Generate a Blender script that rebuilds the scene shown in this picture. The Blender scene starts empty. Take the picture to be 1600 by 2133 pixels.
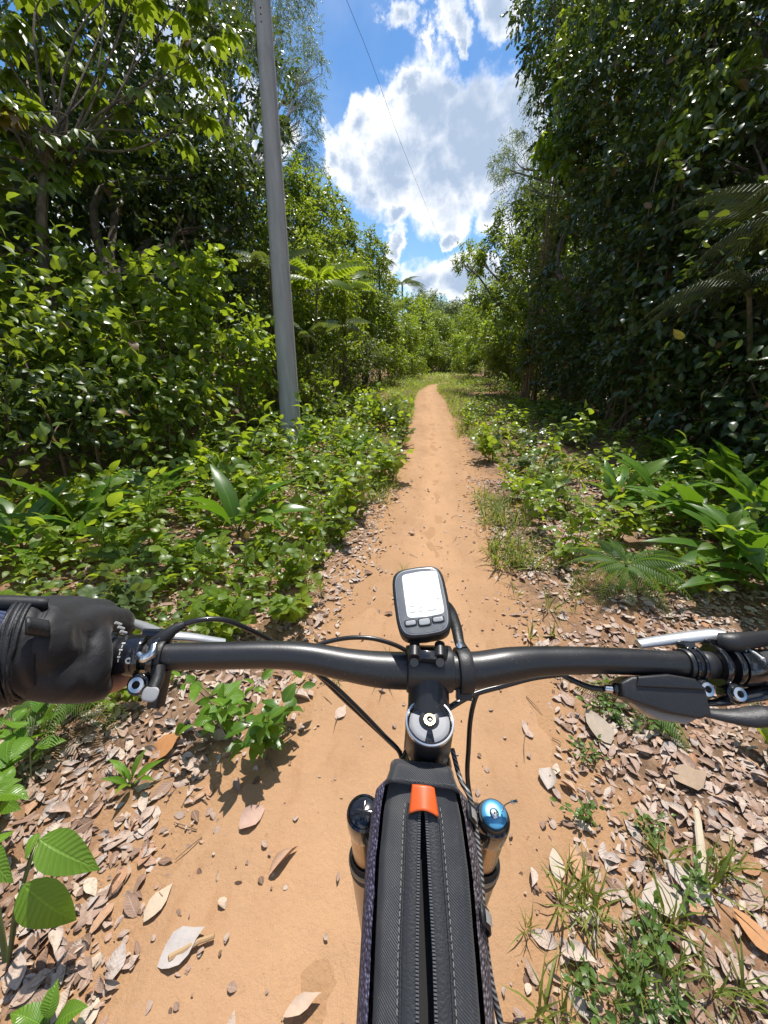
import bpy, bmesh, math
import numpy as np
from mathutils import Vector, Matrix

S = bpy.context.scene
COL = S.collection
rad = math.radians

# ------------------------------------------------------------------ camera
CAM = np.array([-0.009, 0.0, 1.275])
PITCH, YAW, FPX, CX, CY = 22.1, 6.6, 801.0, 800.0, 1066.5
cd = bpy.data.cameras.new("camera"); cam = bpy.data.objects.new("camera", cd); COL.objects.link(cam)
cd.sensor_fit = 'HORIZONTAL'; cd.sensor_width = 36.0; cd.lens = 36.0 * FPX / 1600.0
cd.clip_start = 0.02; cd.clip_end = 2000.0
cam.location = CAM
cam.rotation_euler = (rad(90 - PITCH), 0, rad(YAW))
S.camera = cam
S.render.resolution_x, S.render.resolution_y = 768, 1024

# ------------------------------------------------------------------ light
SUN_EL, SUN_AZ = 66.0, 9.0          # azimuth: degrees to the right of straight ahead (+Y)
sun_dir = np.array([math.sin(rad(SUN_AZ)) * math.cos(rad(SUN_EL)), math.cos(rad(SUN_AZ)) * math.cos(rad(SUN_EL)), math.sin(rad(SUN_EL))])
ld = bpy.data.lights.new("sun", 'SUN'); ld.energy = 4.2; ld.angle = rad(0.53); ld.color = (1.0, 0.955, 0.88)
sun = bpy.data.objects.new("sun", ld); COL.objects.link(sun)
sun.rotation_euler = Vector(-sun_dir).to_track_quat('-Z', 'Y').to_euler()
sun.location = (3, 6, 14)
S.view_settings.view_transform = 'Standard'; S.view_settings.look = 'None'
S.view_settings.exposure = 0.5; S.view_settings.gamma = 1.0
S.view_settings.use_curve_mapping = False
S.render.engine = 'CYCLES'
S.cycles.use_denoising = True; S.cycles.use_adaptive_sampling = True; S.cycles.adaptive_threshold = 0.015
S.cycles.max_bounces = 7; S.cycles.diffuse_bounces = 3; S.cycles.glossy_bounces = 3
S.cycles.transmission_bounces = 4; S.cycles.transparent_max_bounces = 4
S.cycles.sample_clamp_indirect = 6.0; S.cycles.caustics_reflective = False; S.cycles.caustics_refractive = False

# pixel (1600x2133 photograph) -> world, at a given real distance
_p, _y = rad(PITCH), rad(YAW)
_h = np.array([-math.sin(_y), math.cos(_y), 0]); _r = np.array([math.cos(_y), math.sin(_y), 0])
_fw = _h * math.cos(_p) + np.array([0, 0, -math.sin(_p)]); _up = _h * math.sin(_p) + np.array([0, 0, math.cos(_p)])
def ray(px, py): return _fw + _r * ((px - CX) / FPX) + _up * (-(py - CY) / FPX)
def P(px, py, d): return CAM + ray(px, py) * d
def G(px, py, z=0.0):
    r = ray(px, py); return CAM + r * ((z - CAM[2]) / r[2])
def project(p):
    v = np.asarray(p) - CAM; d = v @ _fw
    return CX + FPX * (v @ _r) / d, CY - FPX * (v @ _up) / d, d

# ------------------------------------------------------------------ node helpers
class NT:
    def __init__(s, tree): s.t = tree; s.n = tree.nodes; s.l = tree.links
    def new(s, kind, **kw):
        n = s.n.new(kind)
        for k, v in kw.items(): setattr(n, k, v)
        return n
    def put(s, sock, v):
        if isinstance(v, bpy.types.NodeSocket): s.l.new(v, sock)
        elif v is not None:
            try: sock.default_value = v
            except Exception:
                sock.default_value = tuple(v) + (1.0,)
    def math(s, op, a, b=None, c=None, clamp=False):
        n = s.new('ShaderNodeMath', operation=op); n.use_clamp = clamp
        s.put(n.inputs[0], a); s.put(n.inputs[1], b)
        if c is not None: s.put(n.inputs[2], c)
        return n.outputs[0]
    def vmath(s, op, a, b=None):
        n = s.new('ShaderNodeVectorMath', operation=op); s.put(n.inputs[0], a)
        if b is not None: s.put(n.inputs[1], b)
        return n.outputs['Value'] if op in ('DISTANCE', 'LENGTH', 'DOT_PRODUCT') else n.outputs[0]
    def noise(s, vec, scale, detail=4, rough=0.55, dist=0.0, out='Fac'):
        n = s.new('ShaderNodeTexNoise'); s.put(n.inputs['Vector'], vec); s.put(n.inputs['Scale'], scale)
        s.put(n.inputs['Detail'], detail); s.put(n.inputs['Roughness'], rough); s.put(n.inputs['Distortion'], dist)
        return n.outputs[out]
    def ramp(s, fac, stops, interp='LINEAR'):
        n = s.new('ShaderNodeValToRGB'); cr = n.color_ramp; cr.interpolation = interp
        while len(cr.elements) < len(stops): cr.elements.new(0.5)
        for e, (p, c) in zip(cr.elements, stops):
            e.position = p; e.color = (c, c, c, 1) if isinstance(c, (int, float)) else tuple(c) + (1,)
        s.put(n.inputs[0], fac); return n.outputs[0]
    def mix(s, fac, a, b, blend='MIX'):
        n = s.new('ShaderNodeMix', data_type='RGBA', blend_type=blend)
        s.put(n.inputs[0], fac); s.put(n.inputs[6], a); s.put(n.inputs[7], b); return n.outputs[2]
    def smooth(s, v, lo, hi):
        n = s.new('ShaderNodeMapRange', interpolation_type='SMOOTHSTEP')
        s.put(n.inputs[0], v); s.put(n.inputs[1], lo); s.put(n.inputs[2], hi); return n.outputs[0]
    def bump(s, h, strength=0.3, dist=0.01):
        n = s.new('ShaderNodeBump'); s.put(n.inputs['Strength'], strength); s.put(n.inputs['Distance'], dist)
        s.put(n.inputs['Height'], h); return n.outputs[0]
    def obj(s): return s.new('ShaderNodeTexCoord').outputs['Object']
    def pos(s): return s.new('ShaderNodeNewGeometry').outputs['Position']

def mat(name):
    m = bpy.data.materials.new(name); m.use_nodes = True
    t = NT(m.node_tree); b = m.node_tree.nodes['Principled BSDF']
    return m, t, b
def simple(name, col, rough=0.5, metal=0.0, bump=0.0, bscale=200.0, var=0.12, coat=0.0, spec=0.5, dust=0.0):
    m, t, b = mat(name); v = t.obj()
    n = t.noise(v, bscale * 0.12, 5)
    c = t.mix(n, tuple(x * (1 - var) for x in col), tuple(min(1, x * (1 + var)) for x in col))
    if dust:
        dn = t.noise(v, 900.0, 2); d2 = t.noise(v, 35.0, 4)
        f = t.math('MULTIPLY', t.smooth(dn, 0.66, 0.74), t.smooth(d2, 0.35, 0.75))
        c = t.mix(t.math('MULTIPLY', f, dust), c, (0.42, 0.33, 0.25))
        rr = t.math('ADD', t.math('MULTIPLY', d2, 0.25), rough - 0.12); t.put(b.inputs['Roughness'], rr)
    else: b.inputs['Roughness'].default_value = rough
    t.put(b.inputs['Base Color'], c)
    b.inputs['Metallic'].default_value = metal; b.inputs['Coat Weight'].default_value = coat
    b.inputs['Coat Roughness'].default_value = 0.08; b.inputs['Specular IOR Level'].default_value = spec
    if bump: t.put(b.inputs['Normal'], t.bump(t.noise(v, bscale, 3), bump, 0.002))
    return m

# ------------------------------------------------------------------ world: physical sky + procedural cumulus
W = bpy.data.worlds.new("World"); S.world = W; W.use_nodes = True
W.cycles.sampling_method = 'MANUAL'; W.cycles.sample_map_resolution = 256
wt = NT(W.node_tree); bg = W.node_tree.nodes['Background']
sky = wt.new('ShaderNodeTexSky', sky_type='NISHITA'); sky.sun_disc = False
sky.sun_elevation = rad(SUN_EL); sky.sun_rotation = rad(SUN_AZ); sky.altitude = 100; sky.air_density = 1.0; sky.dust_density = 0.4; sky.ozone_density = 1.6
dirv = wt.vmath('NORMALIZE', wt.new('ShaderNodeTexCoord').outputs['Generated'])
w1 = wt.noise(dirv, 6.0, 7, 0.62, out='Color')
wv = wt.new('ShaderNodeVectorMath', operation='MULTIPLY_ADD')
wt.put(wv.inputs[0], wt.vmath('SUBTRACT', w1, (0.5, 0.5, 0.5))); wv.inputs[1].default_value = (0.20, 0.20, 0.20); wt.put(wv.inputs[2], dirv)
wd = wv.outputs[0]
PUFFS = [(880, 250, 105), (965, 275, 120), (835, 340, 95), (905, 370, 110), (1010, 335, 115), (750, 335, 75), (705, 305, 48), (790, 255, 55),
         (845, 205, 45), (918, 195, 45), (1065, 270, 85), (1085, 385, 110), (960, 370, 90), (1030, 430, 60), (770, 395, 60), (815, 440, 42), (822, 500, 36), (815, 550, 36),
         (922, 468, 30), (880, 590, 62), (945, 580, 70), (1000, 590, 60), (845, 25, 55), (885, 55, 40), (935, 30, 60), (945, 85, 28), (1060, 10, 70),
         (1240, 300, 160), (1350, 120, 170), (1180, 520, 150), (540, 250, 90), (330, 120, 150), (200, 420, 170), (900, -230, 150), (1250, -260, 190), (480, -300, 160)]
field = None
for (px, py, rp) in PUFFS:
    rv = ray(px, py); L = np.linalg.norm(rv); c = rv / L; ang = rp / (FPX * L) * 0.84
    dd = wt.vmath('DISTANCE', wd, tuple(c))
    f = wt.math('MULTIPLY_ADD', dd, -1.0 / ang, 1.0)
    field = f if field is None else wt.math('MAXIMUM', field, f)
# the rest of the sky: unseen cumulus added, cover raised for more fill light
g1 = wt.noise(dirv, 2.6, 5, 0.55); gen = wt.math('MULTIPLY_ADD', g1, 5.0, -2.6)
lowhalf = wt.vmath('DOT_PRODUCT', dirv, tuple(_h)); away = wt.smooth(lowhalf, 0.55, 0.1)
gen = wt.math('SUBTRACT', wt.math('MULTIPLY', gen, 1.0), wt.math('MULTIPLY', wt.math('SUBTRACT', 1.0, away), 1.2))
field = wt.math('MAXIMUM', field, gen)
det = wt.noise(dirv, 13.0, 8, 0.56); det_up = wt.noise(wt.vmath('ADD', dirv, tuple(0.016 * np.array([0.15, -0.35, 1.0]))), 13.0, 5, 0.56); lit = wt.math('SUBTRACT', det, det_up)
dens = wt.math('ADD', field, wt.math('MULTIPLY_ADD', det, 1.35, -0.60))
alpha = wt.smooth(dens, -0.04, 0.40)
soft = wt.math('ADD', field, wt.math('MULTIPLY_ADD', wt.noise(dirv, 5.0, 3, 0.5), 0.9, -0.42))
core = wt.math('SUBTRACT', wt.smooth(soft, 0.10, 0.85), wt.math('MULTIPLY', lit, 1.1), clamp=True)
ccol = wt.mix(core, (10.4, 10.5, 10.7), (4.0, 5.0, 6.6))
hs = wt.new('ShaderNodeHueSaturation'); hs.inputs['Saturation'].default_value = 1.30; hs.inputs['Value'].default_value = 1.28
wt.put(hs.inputs['Color'], sky.outputs[0])
thin = wt.math('MULTIPLY', wt.smooth(wt.noise(dirv, 4.0, 6, 0.6), 0.45, 0.8), 0.22)
skyc = wt.mix(thin, hs.outputs[0], (6.5, 7.3, 8.6))
wt.put(bg.inputs['Color'], wt.mix(alpha, skyc, ccol)); bg.inputs['Strength'].default_value = 0.085

# ------------------------------------------------------------------ mesh helpers
def mesh_from(name, V, faces, smooth=True, luv=None):
    """faces: list of int arrays (m,3) or (m,4)"""
    me = bpy.data.meshes.new(name)
    V = np.asarray(V, np.float32); faces = [np.asarray(f, np.int32) for f in faces if len(f)]
    loops = np.concatenate([f.ravel() for f in faces]); tot = np.concatenate([np.full(len(f), f.shape[1], np.int32) for f in faces])
    start = np.concatenate([[0], np.cumsum(tot)[:-1]]).astype(np.int32)
    me.vertices.add(len(V)); me.vertices.foreach_set('co', V.ravel())
    me.loops.add(len(loops)); me.loops.foreach_set('vertex_index', loops)
    me.polygons.add(len(tot)); me.polygons.foreach_set('loop_start', start); me.polygons.foreach_set('loop_total', tot)
    me.polygons.foreach_set('use_smooth', np.full(len(tot), smooth, bool))
    if luv is not None:
        a = me.attributes.new('luv', 'FLOAT_VECTOR', 'POINT'); a.data.foreach_set('vector', np.asarray(luv, np.float32).ravel())
    me.update(calc_edges=True); me.validate()
    return me
def link(name, data, parent=None, m=None, loc=None):
    o = bpy.data.objects.new(name, data); COL.objects.link(o)
    if parent is not None: o.parent = parent
    if m is not None and data is not None and not data.materials: data.materials.append(m)
    if loc is not None: o.location = loc
    return o
def tag(o, label, cat, group=None):
    o['label'] = label; o['category'] = cat
    if group: o['group'] = group
    return o
def empty(name, loc, label=None, cat=None, group=None):
    o = bpy.data.objects.new(name, None); COL.objects.link(o); o.location = loc; o.empty_display_size = 0.1
    if label: tag(o, label, cat, group)
    return o

class Geo:
    """collects verts/faces of simple solids"""
    def __init__(s): s.V = []; s.q = []; s.t = []; s.n = 0; s.poly = []
    def add(s, V, quads=(), tris=(), poly=()):
        V = np.asarray(V, float); s.V.append(V)
        if len(quads): s.q.append(np.asarray(quads) + s.n)
        if len(tris): s.t.append(np.asarray(tris) + s.n)
        s.n += len(V); return s
    def tube(s, pts, r, n=10, caps=True, sub=0, flat=1.0):
        pts = np.asarray(pts, float)
        if sub: pts, r = smooth_path(pts, r, sub)
        m = len(pts); r = np.broadcast_to(np.asarray(r, float), (m,))
        T = np.gradient(pts, axis=0); T /= np.linalg.norm(T, axis=1)[:, None] + 1e-12
        a = np.array([0, 0, 1.0]) if abs(T[0, 2]) < 0.9 else np.array([1.0, 0, 0])
        V = []
        x = np.cross(a, T[0]); x /= np.linalg.norm(x)
        th = np.linspace(0, 2 * np.pi, n, endpoint=False)
        for i in range(m):
            x = x - T[i] * (x @ T[i]); x /= np.linalg.norm(x); y = np.cross(T[i], x)
            V.append(pts[i] + r[i] * (np.cos(th)[:, None] * x + flat * np.sin(th)[:, None] * y))
        V = np.concatenate(V)
        i, j = np.meshgrid(np.arange(m - 1), np.arange(n), indexing='ij'); j2 = (j + 1) % n
        q = np.stack([i * n + j, i * n + j2, (i + 1) * n + j2, (i + 1) * n + j], -1).reshape(-1, 4)
        tr = []
        if caps:
            V = np.vstack([V, pts[0], pts[-1]]); c0, c1 = m * n, m * n + 1
            for k in range(n):
                k2 = (k + 1) % n; tr.append((c0, k2, k)); tr.append((c1, (m - 1) * n + k, (m - 1) * n + k2))
        return s.add(V, q, tr)
    def lathe(s, prof, o, axis, n=32, close=True):
        """prof: (radius, height along axis)"""
        axis = np.asarray(axis, float); axis = axis / np.linalg.norm(axis)
        a = np.array([0, 0, 1.0]) if abs(axis[2]) < 0.9 else np.array([1.0, 0, 0])
        x = np.cross(a, axis); x /= np.linalg.norm(x); y = np.cross(axis, x)
        th = np.linspace(0, 2 * np.pi, n, endpoint=False); V = []
        for (r, h) in prof: V.append(np.asarray(o) + axis * h + r * (np.cos(th)[:, None] * x + np.sin(th)[:, None] * y))
        m = len(prof); V = np.concatenate(V)
        i, j = np.meshgrid(np.arange(m - 1), np.arange(n), indexing='ij'); j2 = (j + 1) % n
        q = np.stack([i * n + j, i * n + j2, (i + 1) * n + j2, (i + 1) * n + j], -1).reshape(-1, 4)
        return s.add(V, q)
    def grid(s, A):
        """A: (m,n,3) grid of points"""
        A = np.asarray(A, float); m, n = A.shape[:2]
        i, j = np.meshgrid(np.arange(m - 1), np.arange(n - 1), indexing='ij')
        q = np.stack([i * n + j, (i + 1) * n + j, (i + 1) * n + j + 1, i * n + j + 1], -1).reshape(-1, 4)
        return s.add(A.reshape(-1, 3), q)
    def prism(s, outline, o, ex, ey, ez, h0, h1, bev=0.0, steps=3):
        """extruded outline (k,2) in frame ex,ey along ez, with rounded rims"""
        O = np.asarray(outline, float); k = len(O)
        c = O.mean(0); d = O - c
        nrm = np.roll(O, -1, 0) - np.roll(O, 1, 0); nrm = np.stack([nrm[:, 1], -nrm[:, 0]], 1); nrm /= np.linalg.norm(nrm, axis=1)[:, None] + 1e-12
        if ((nrm * d).sum(1)).mean() < 0: nrm = -nrm
        rings = []
        if bev:
            for a in np.linspace(0, np.pi / 2, steps + 1): rings.append((bev * (1 - math.sin(a)), h0 + bev * (1 - math.cos(a))))
            for a in np.linspace(np.pi / 2, 0, steps + 1): rings.append((bev * (1 - math.sin(a)), h1 - bev * (1 - math.cos(a))))
        else: rings = [(0, h0), (0, h1)]
        V = []
        for ins, h in rings:
            Q = O - nrm * ins; V.append(np.asarray(o) + Q[:, :1] * ex + Q[:, 1:] * ey + h * np.asarray(ez))
        m = len(rings); V = np.concatenate(V)
        i, j = np.meshgrid(np.arange(m - 1), np.arange(k), indexing='ij'); j2 = (j + 1) % k
        q = np.stack([i * k + j, i * k + j2, (i + 1) * k + j2, (i + 1) * k + j], -1).reshape(-1, 4)
        V = np.vstack([V, np.asarray(o) + c[0] * ex + c[1] * ey + h0 * np.asarray(ez), np.asarray(o) + c[0] * ex + c[1] * ey + h1 * np.asarray(ez)])
        tr = []
        for a in range(k):
            b = (a + 1) % k; tr.append((m * k, b, a)); tr.append((m * k + 1, (m - 1) * k + a, (m - 1) * k + b))
        return s.add(V, q, tr)
    def ball(s, c, r, n=16, R=None):
        u = np.linspace(0, np.pi, n // 2 + 1); prof = [(math.sin(a), -math.cos(a)) for a in u]
        th = np.linspace(0, 2 * np.pi, n, endpoint=False); V = []
        for pr, h in prof: V.append(np.stack([pr * np.cos(th), pr * np.sin(th), np.full(n, h)], 1))
        V = np.concatenate(V) * np.asarray(r)
        if R is not None: V = V @ np.asarray(R).T
        m = len(prof)
        i, j = np.meshgrid(np.arange(m - 1), np.arange(n), indexing='ij'); j2 = (j + 1) % n
        q = np.stack([i * n + j, i * n + j2, (i + 1) * n + j2, (i + 1) * n + j], -1).reshape(-1, 4)
        return s.add(V + np.asarray(c), q)
    def mesh(s, name, off=(0, 0, 0), smooth=True):
        V = np.concatenate(s.V) - np.asarray(off, float)
        fs = []
        if s.q: fs.append(np.concatenate(s.q))
        if s.t: fs.append(np.concatenate(s.t))
        return mesh_from(name, V, fs, smooth)

def smooth_path(pts, r, sub):
    pts = np.asarray(pts, float); m = len(pts); r = np.broadcast_to(np.asarray(r, float), (m,))
    Q = np.vstack([2 * pts[0] - pts[1], pts, 2 * pts[-1] - pts[-2]])
    out, ro = [], []
    for i in range(m - 1):
        p0, p1, p2, p3 = Q[i], Q[i + 1], Q[i + 2], Q[i + 3]
        for t in np.linspace(0, 1, sub, endpoint=False):
            out.append(0.5 * (2 * p1 + (p2 - p0) * t + (2 * p0 - 5 * p1 + 4 * p2 - p3) * t * t + (3 * p1 - p0 - 3 * p2 + p3) * t ** 3))
            ro.append(r[i] * (1 - t) + r[i + 1] * t)
    out.append(pts[-1]); ro.append(r[-1])
    return np.array(out), np.array(ro)
def autosmooth(o, ang=40):
    me = o.data
    try: me.set_sharp_from_angle(angle=rad(ang))
    except Exception: pass
def part(name, geo, m, parent, sharp=40, bevel=0.0):
    loc = np.array(parent.matrix_basis.translation) if parent is not None else np.zeros(3)
    p = parent
    while p is not None and p.parent is not None: p = p.parent; loc = loc + np.array(p.matrix_basis.translation)
    me = geo.mesh(name, loc); o = link(name, me, parent, m); autosmooth(o, sharp)
    if bevel:
        b = o.modifiers.new('bevel', 'BEVEL'); b.width = bevel; b.segments = 2; b.limit_method = 'ANGLE'; b.angle_limit = rad(40)
    return o

# smooth deterministic value noise for terrain
_rn = np.random.default_rng(5); _tab = _rn.random((256, 256))
def vnoise(x, y):
    x = np.asarray(x, float); y = np.asarray(y, float)
    xi = np.floor(x).astype(int); yi = np.floor(y).astype(int); fx = x - xi; fy = y - yi
    fx = fx * fx * (3 - 2 * fx); fy = fy * fy * (3 - 2 * fy)
    a = _tab[xi % 256, yi % 256]; b = _tab[(xi + 1) % 256, yi % 256]; c = _tab[xi % 256, (yi + 1) % 256]; d = _tab[(xi + 1) % 256, (yi + 1) % 256]
    return (a * (1 - fx) + b * fx) * (1 - fy) + (c * (1 - fx) + d * fx) * fy - 0.5
def fbm(x, y, o=4):
    v = 0; a = 1.0
    for k in range(o): v = v + a * vnoise(x * 2 ** k + 17 * k, y * 2 ** k + 31 * k); a *= 0.5
    return v

# ------------------------------------------------------------------ terrain
EDGE = [(2133, 230, 1085), (1900, 290, 1100), (1700, 450, 1165), (1550, 625, 1135), (1400, 680, 1105), (1250, 742, 1034), (1150, 802, 994),
        (1050, 833, 977), (950, 850, 954), (870, 867, 935), (835, 866, 924), (815, 876, 908), (803, 893, 909)]
EL = np.array([G(l, y)[:2] for y, l, r in EDGE]); ER = np.array([G(r, y)[:2] for y, l, r in EDGE])
_yy = np.concatenate([[-8.0], (EL[:, 1] + ER[:, 1]) / 2, [21.0, 24.0, 28.0, 34.0]])
_xl = np.concatenate([[EL[0, 0]], EL[:, 0], [0.75, 2.4, 5.2, 11]]); _xr = np.concatenate([[ER[0, 0]], ER[:, 0], [1.25, 3.0, 6.0, 12]])
def edges(y): return np.interp(y, _yy, _xl), np.interp(y, _yy, _xr)
def outside(x, y):
    l, r = edges(y); return np.maximum(l - x, x - r)
def gz(x, y):
    x = np.asarray(x, float); y = np.asarray(y, float)
    d = np.clip(outside(x, y), -0.5, 40)
    z = 0.05 * fbm(x * 0.6, y * 0.6) * np.clip(0.25 + d, 0.2, 1.4) + 0.014 * fbm(x * 4, y * 4, 3)
    z = z + 0.05 * np.exp(-((y - 8.3) / 0.9) ** 2) - 0.05 * np.exp(-((y - 10.5) / 1.4) ** 2)
    z = z + 0.035 * np.clip(d, 0, 3) - 0.012 * np.clip(-d / 0.3, 0, 1)
    return z
def axis_pts(lo, hi, fine, n, c=0.0):
    u = np.linspace(-1, 1, n); k = 5.2
    s = np.sinh(k * u) / np.sinh(k)
    return np.where(s < 0, c + s * (c - lo), c + s * (hi - c))
gx = np.concatenate([axis_pts(-300, 300, 0, 210)]); gy = axis_pts(-60, 600, 0, 260, 1.2)
X, Y = np.meshgrid(gx, gy, indexing='ij'); Z = gz(X, Y)
far = np.clip((np.hypot(X, Y) - 40) / 40, 0, 1); Z = Z * (1 - far)

m_ground, t, b = mat('forest_floor'); v = t.pos()
n1 = t.noise(v, 1.3, 6, 0.6); n2 = t.noise(v, 14, 6, 0.65); n3 = t.noise(v, 90, 4, 0.6)
c = t.ramp(n2, [(0.25, (0.07, 0.045, 0.03)), (0.5, (0.19, 0.115, 0.07)), (0.72, (0.30, 0.19, 0.12))])
c = t.mix(t.math('MULTIPLY', t.smooth(n1, 0.45, 0.65), 0.75), c, (0.36, 0.19, 0.095))
c = t.mix(t.math('MULTIPLY', t.smooth(n3, 0.5, 0.7), 0.5), c, (0.33, 0.26, 0.20))
sa = t.new('ShaderNodeAttribute', attribute_name='sand', attribute_type='GEOMETRY').outputs['Fac']
sandy = t.smooth(t.math('ADD', sa, t.math('MULTIPLY_ADD', t.math('ADD', n1, n2), 0.7, -0.7)), 0.25, 0.75)
c = t.mix(sandy, c, t.mix(n3, (0.33, 0.185, 0.095), (0.44, 0.265, 0.145)))
t.put(b.inputs['Base Color'], c); b.inputs['Roughness'].default_value = 0.95; b.inputs['Specular IOR Level'].default_value = 0.15
t.put(b.inputs['Normal'], t.bump(t.math('ADD', n2, t.math('MULTIPLY', n3, 0.5)), 0.6, 0.02))
g = Geo(); g.grid(np.stack([X, Y, Z], -1)); me_ = g.mesh('ground')
a_ = me_.attributes.new('sand', 'FLOAT', 'POINT'); a_.data.foreach_set('value', np.exp(-np.clip(outside(X, Y), 0, 50) / 0.30).astype(np.float32).ravel())
ground = link('ground', me_, None, m_ground); ground['kind'] = 'structure'

m_path, t, b = mat('trodden_sandy_clay'); v = t.pos()
st = t.new('ShaderNodeMapping'); st.inputs['Scale'].default_value = (1.0, 0.35, 1.0); t.put(st.inputs[0], v); sv = st.outputs[0]
n1 = t.noise(sv, 2.2, 5, 0.6); n2 = t.noise(sv, 22, 6, 0.6); n3 = t.noise(v, 260, 3, 0.6); n4 = t.noise(v, 60, 4, 0.55)
c = t.ramp(n1, [(0.3, (0.355, 0.205, 0.112)), (0.55, (0.42, 0.25, 0.138)), (0.75, (0.48, 0.295, 0.17))])
c = t.mix(t.math('MULTIPLY', t.smooth(n2, 0.5, 0.75), 0.45), c, (0.33, 0.175, 0.085))
ln_ = t.new('ShaderNodeAttribute', attribute_name='lane', attribute_type='GEOMETRY').outputs['Fac']
lz_ = t.math('ADD', ln_, t.math('MULTIPLY_ADD', n1, 0.5, -0.25))
c = t.mix(t.math('MULTIPLY', t.smooth(t.math('ABSOLUTE', t.math('SUBTRACT', lz_, 0.52)), 0.30, 0.06), 0.55), c, (0.50, 0.30, 0.165))
c = t.mix(t.math('MULTIPLY', t.smooth(n1, 0.55, 0.7), 0.35), c, (0.34, 0.18, 0.09))
c = t.mix(t.math('MULTIPLY', t.smooth(n3, 0.62, 0.72), 0.55), c, (0.50, 0.33, 0.20))
c = t.mix(t.math('MULTIPLY', t.smooth(n4, 0.66, 0.74), 0.5), c, (0.22, 0.105, 0.05))
t.put(b.inputs['Base Color'], c); b.inputs['Roughness'].default_value = 0.93; b.inputs['Specular IOR Level'].default_value = 0.2
hh = t.math('ADD', t.math('MULTIPLY', n2, 1.0), t.math('ADD', t.math('MULTIPLY', n4, 0.45), t.math('MULTIPLY', n3, 0.22)))
t.put(b.inputs['Normal'], t.bump(hh, 0.75, 0.012))
py_ = np.concatenate([np.arange(-1.5, 3, 0.012), np.arange(3, 8, 0.03), np.arange(8, 34, 0.1)])
us = np.linspace(-0.22, 1.22, 56); l, r = edges(py_)
l = l + 0.12 * fbm(py_ * 2.3, py_ * 0 + 3, 6); r = r + 0.12 * fbm(py_ * 2.3, py_ * 0 + 9, 6)
A = np.zeros((len(py_), len(us), 3)); A[..., 0] = l[:, None] + us[None] * (r - l)[:, None]; A[..., 1] = py_[:, None]
prof = np.interp(us, [-0.22, -0.05, 0.08, 0.3, 0.5, 0.7, 0.92, 1.05, 1.22], [-0.05, -0.012, 0.008, 0.009, 0.008, 0.009, 0.008, -0.012, -0.05])
A[..., 2] = gz(A[..., 0], A[..., 1]) + prof[None] + 0.009 * fbm(A[..., 0] * 18, A[..., 1] * 8, 4) + 0.004 * fbm(A[..., 0] * 6, A[..., 1] * 3, 2) - 0.007 * np.exp(-((us[None] - 0.5 - 0.10 * fbm(py_ * 0.8, py_ * 0 + 2, 3)[:, None]) / 0.07) ** 2)
g = Geo(); g.grid(A); me_ = g.mesh('path'); a_ = me_.attributes.new('lane', 'FLOAT', 'POINT'); a_.data.foreach_set('value', np.broadcast_to(us[None], A.shape[:2]).astype(np.float32).ravel()); path = link('path', me_, None, m_path); path['kind'] = 'structure'
def top(x, y):
    """surface height, path included"""
    x = np.asarray(x, float); y = np.asarray(y, float); l, r = edges(y); u = (x - l) / (r - l)
    return gz(x, y) + np.maximum(np.interp(u, us, prof), 0)

# ------------------------------------------------------------------ leaves
def leaf_tmpl(ts, ws, fold=0.25, droop=0.25, curl=0.0, wav=0.0, twist=0.0):
    """leaf along +Y, length 1, half width ws; verts, faces, (across, along)"""
    V = [(0, 0, 0)]; U = [(0, 0)]; k = len(ts)
    for i, (tt, w) in enumerate(zip(ts, ws)):
        y = tt * (1 - 0.25 * droop * tt); z = -droop * tt * tt + 0.04 * math.sin(3 * tt)
        wz = wav * math.sin(7 * tt + 1)
        a = twist * tt
        for sgn in (-1, 0, 1):
            xx = sgn * w * (1 - 0.3 * abs(curl)); zz = fold * abs(sgn) * w + curl * abs(sgn) * w + (wz * w if sgn > 0 else -wz * w if sgn < 0 else 0)
            V.append((xx * math.cos(a) - zz * math.sin(a), y, z + xx * math.sin(a) + zz * math.cos(a))); U.append((sgn, tt))
    V.append((0, 1 - 0.25 * droop, -droop)); U.append((0, 1))
    q, tr = [], [(0, 2, 1), (0, 3, 2)]
    for i in range(k - 1):
        a = 1 + 3 * i; c = a + 3
        q += [(a, a + 1, c + 1, c), (a + 1, a + 2, c + 2, c + 1)]
    a = 1 + 3 * (k - 1); e = len(V) - 1; tr += [(a, a + 1, e), (a + 1, a + 2, e)]
    return np.array(V, float), np.array(q, int).reshape(-1, 4), np.array(tr, int), np.array(U, float)
L_LO = (np.array([(0, 0, 0), (-.26, .45, .07), (.26, .45, .07), (0, .95, -.12)], float), np.zeros((0, 4), int), np.array([(0, 2, 3), (0, 3, 1)]), np.array([(0, 0), (-1, .45), (1, .45), (0, 1.)]))
L_MID = leaf_tmpl([.18, .48, .78], [.19, .265, .165], 0.25, 0.22)
L_HI = leaf_tmpl([.1, .25, .42, .6, .78, .91], [.13, .24, .28, .245, .15, .06], 0.22, 0.28, wav=0.10)
L_ROUND = leaf_tmpl([.12, .32, .55, .78, .93], [.22, .37, .40, .29, .13], 0.15, 0.15, wav=0.08)
L_STRAP = leaf_tmpl([.1, .25, .45, .65, .82, .94], [.05, .10, .122, .10, .06, .022], 0.35, 0.36, wav=0.10)
L_GRASS = leaf_tmpl([.3, .65], [.018, .014], 0.6, 0.45)
L_SLIM = (np.array([(0, 0, 0), (-.12, .45, .04), (.12, .45, .04), (0, .95, -.16)], float),) + L_LO[1:]
L_LANCE = leaf_tmpl([.2, .55], [.11, .12], 0.3, 0.3)

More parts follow.
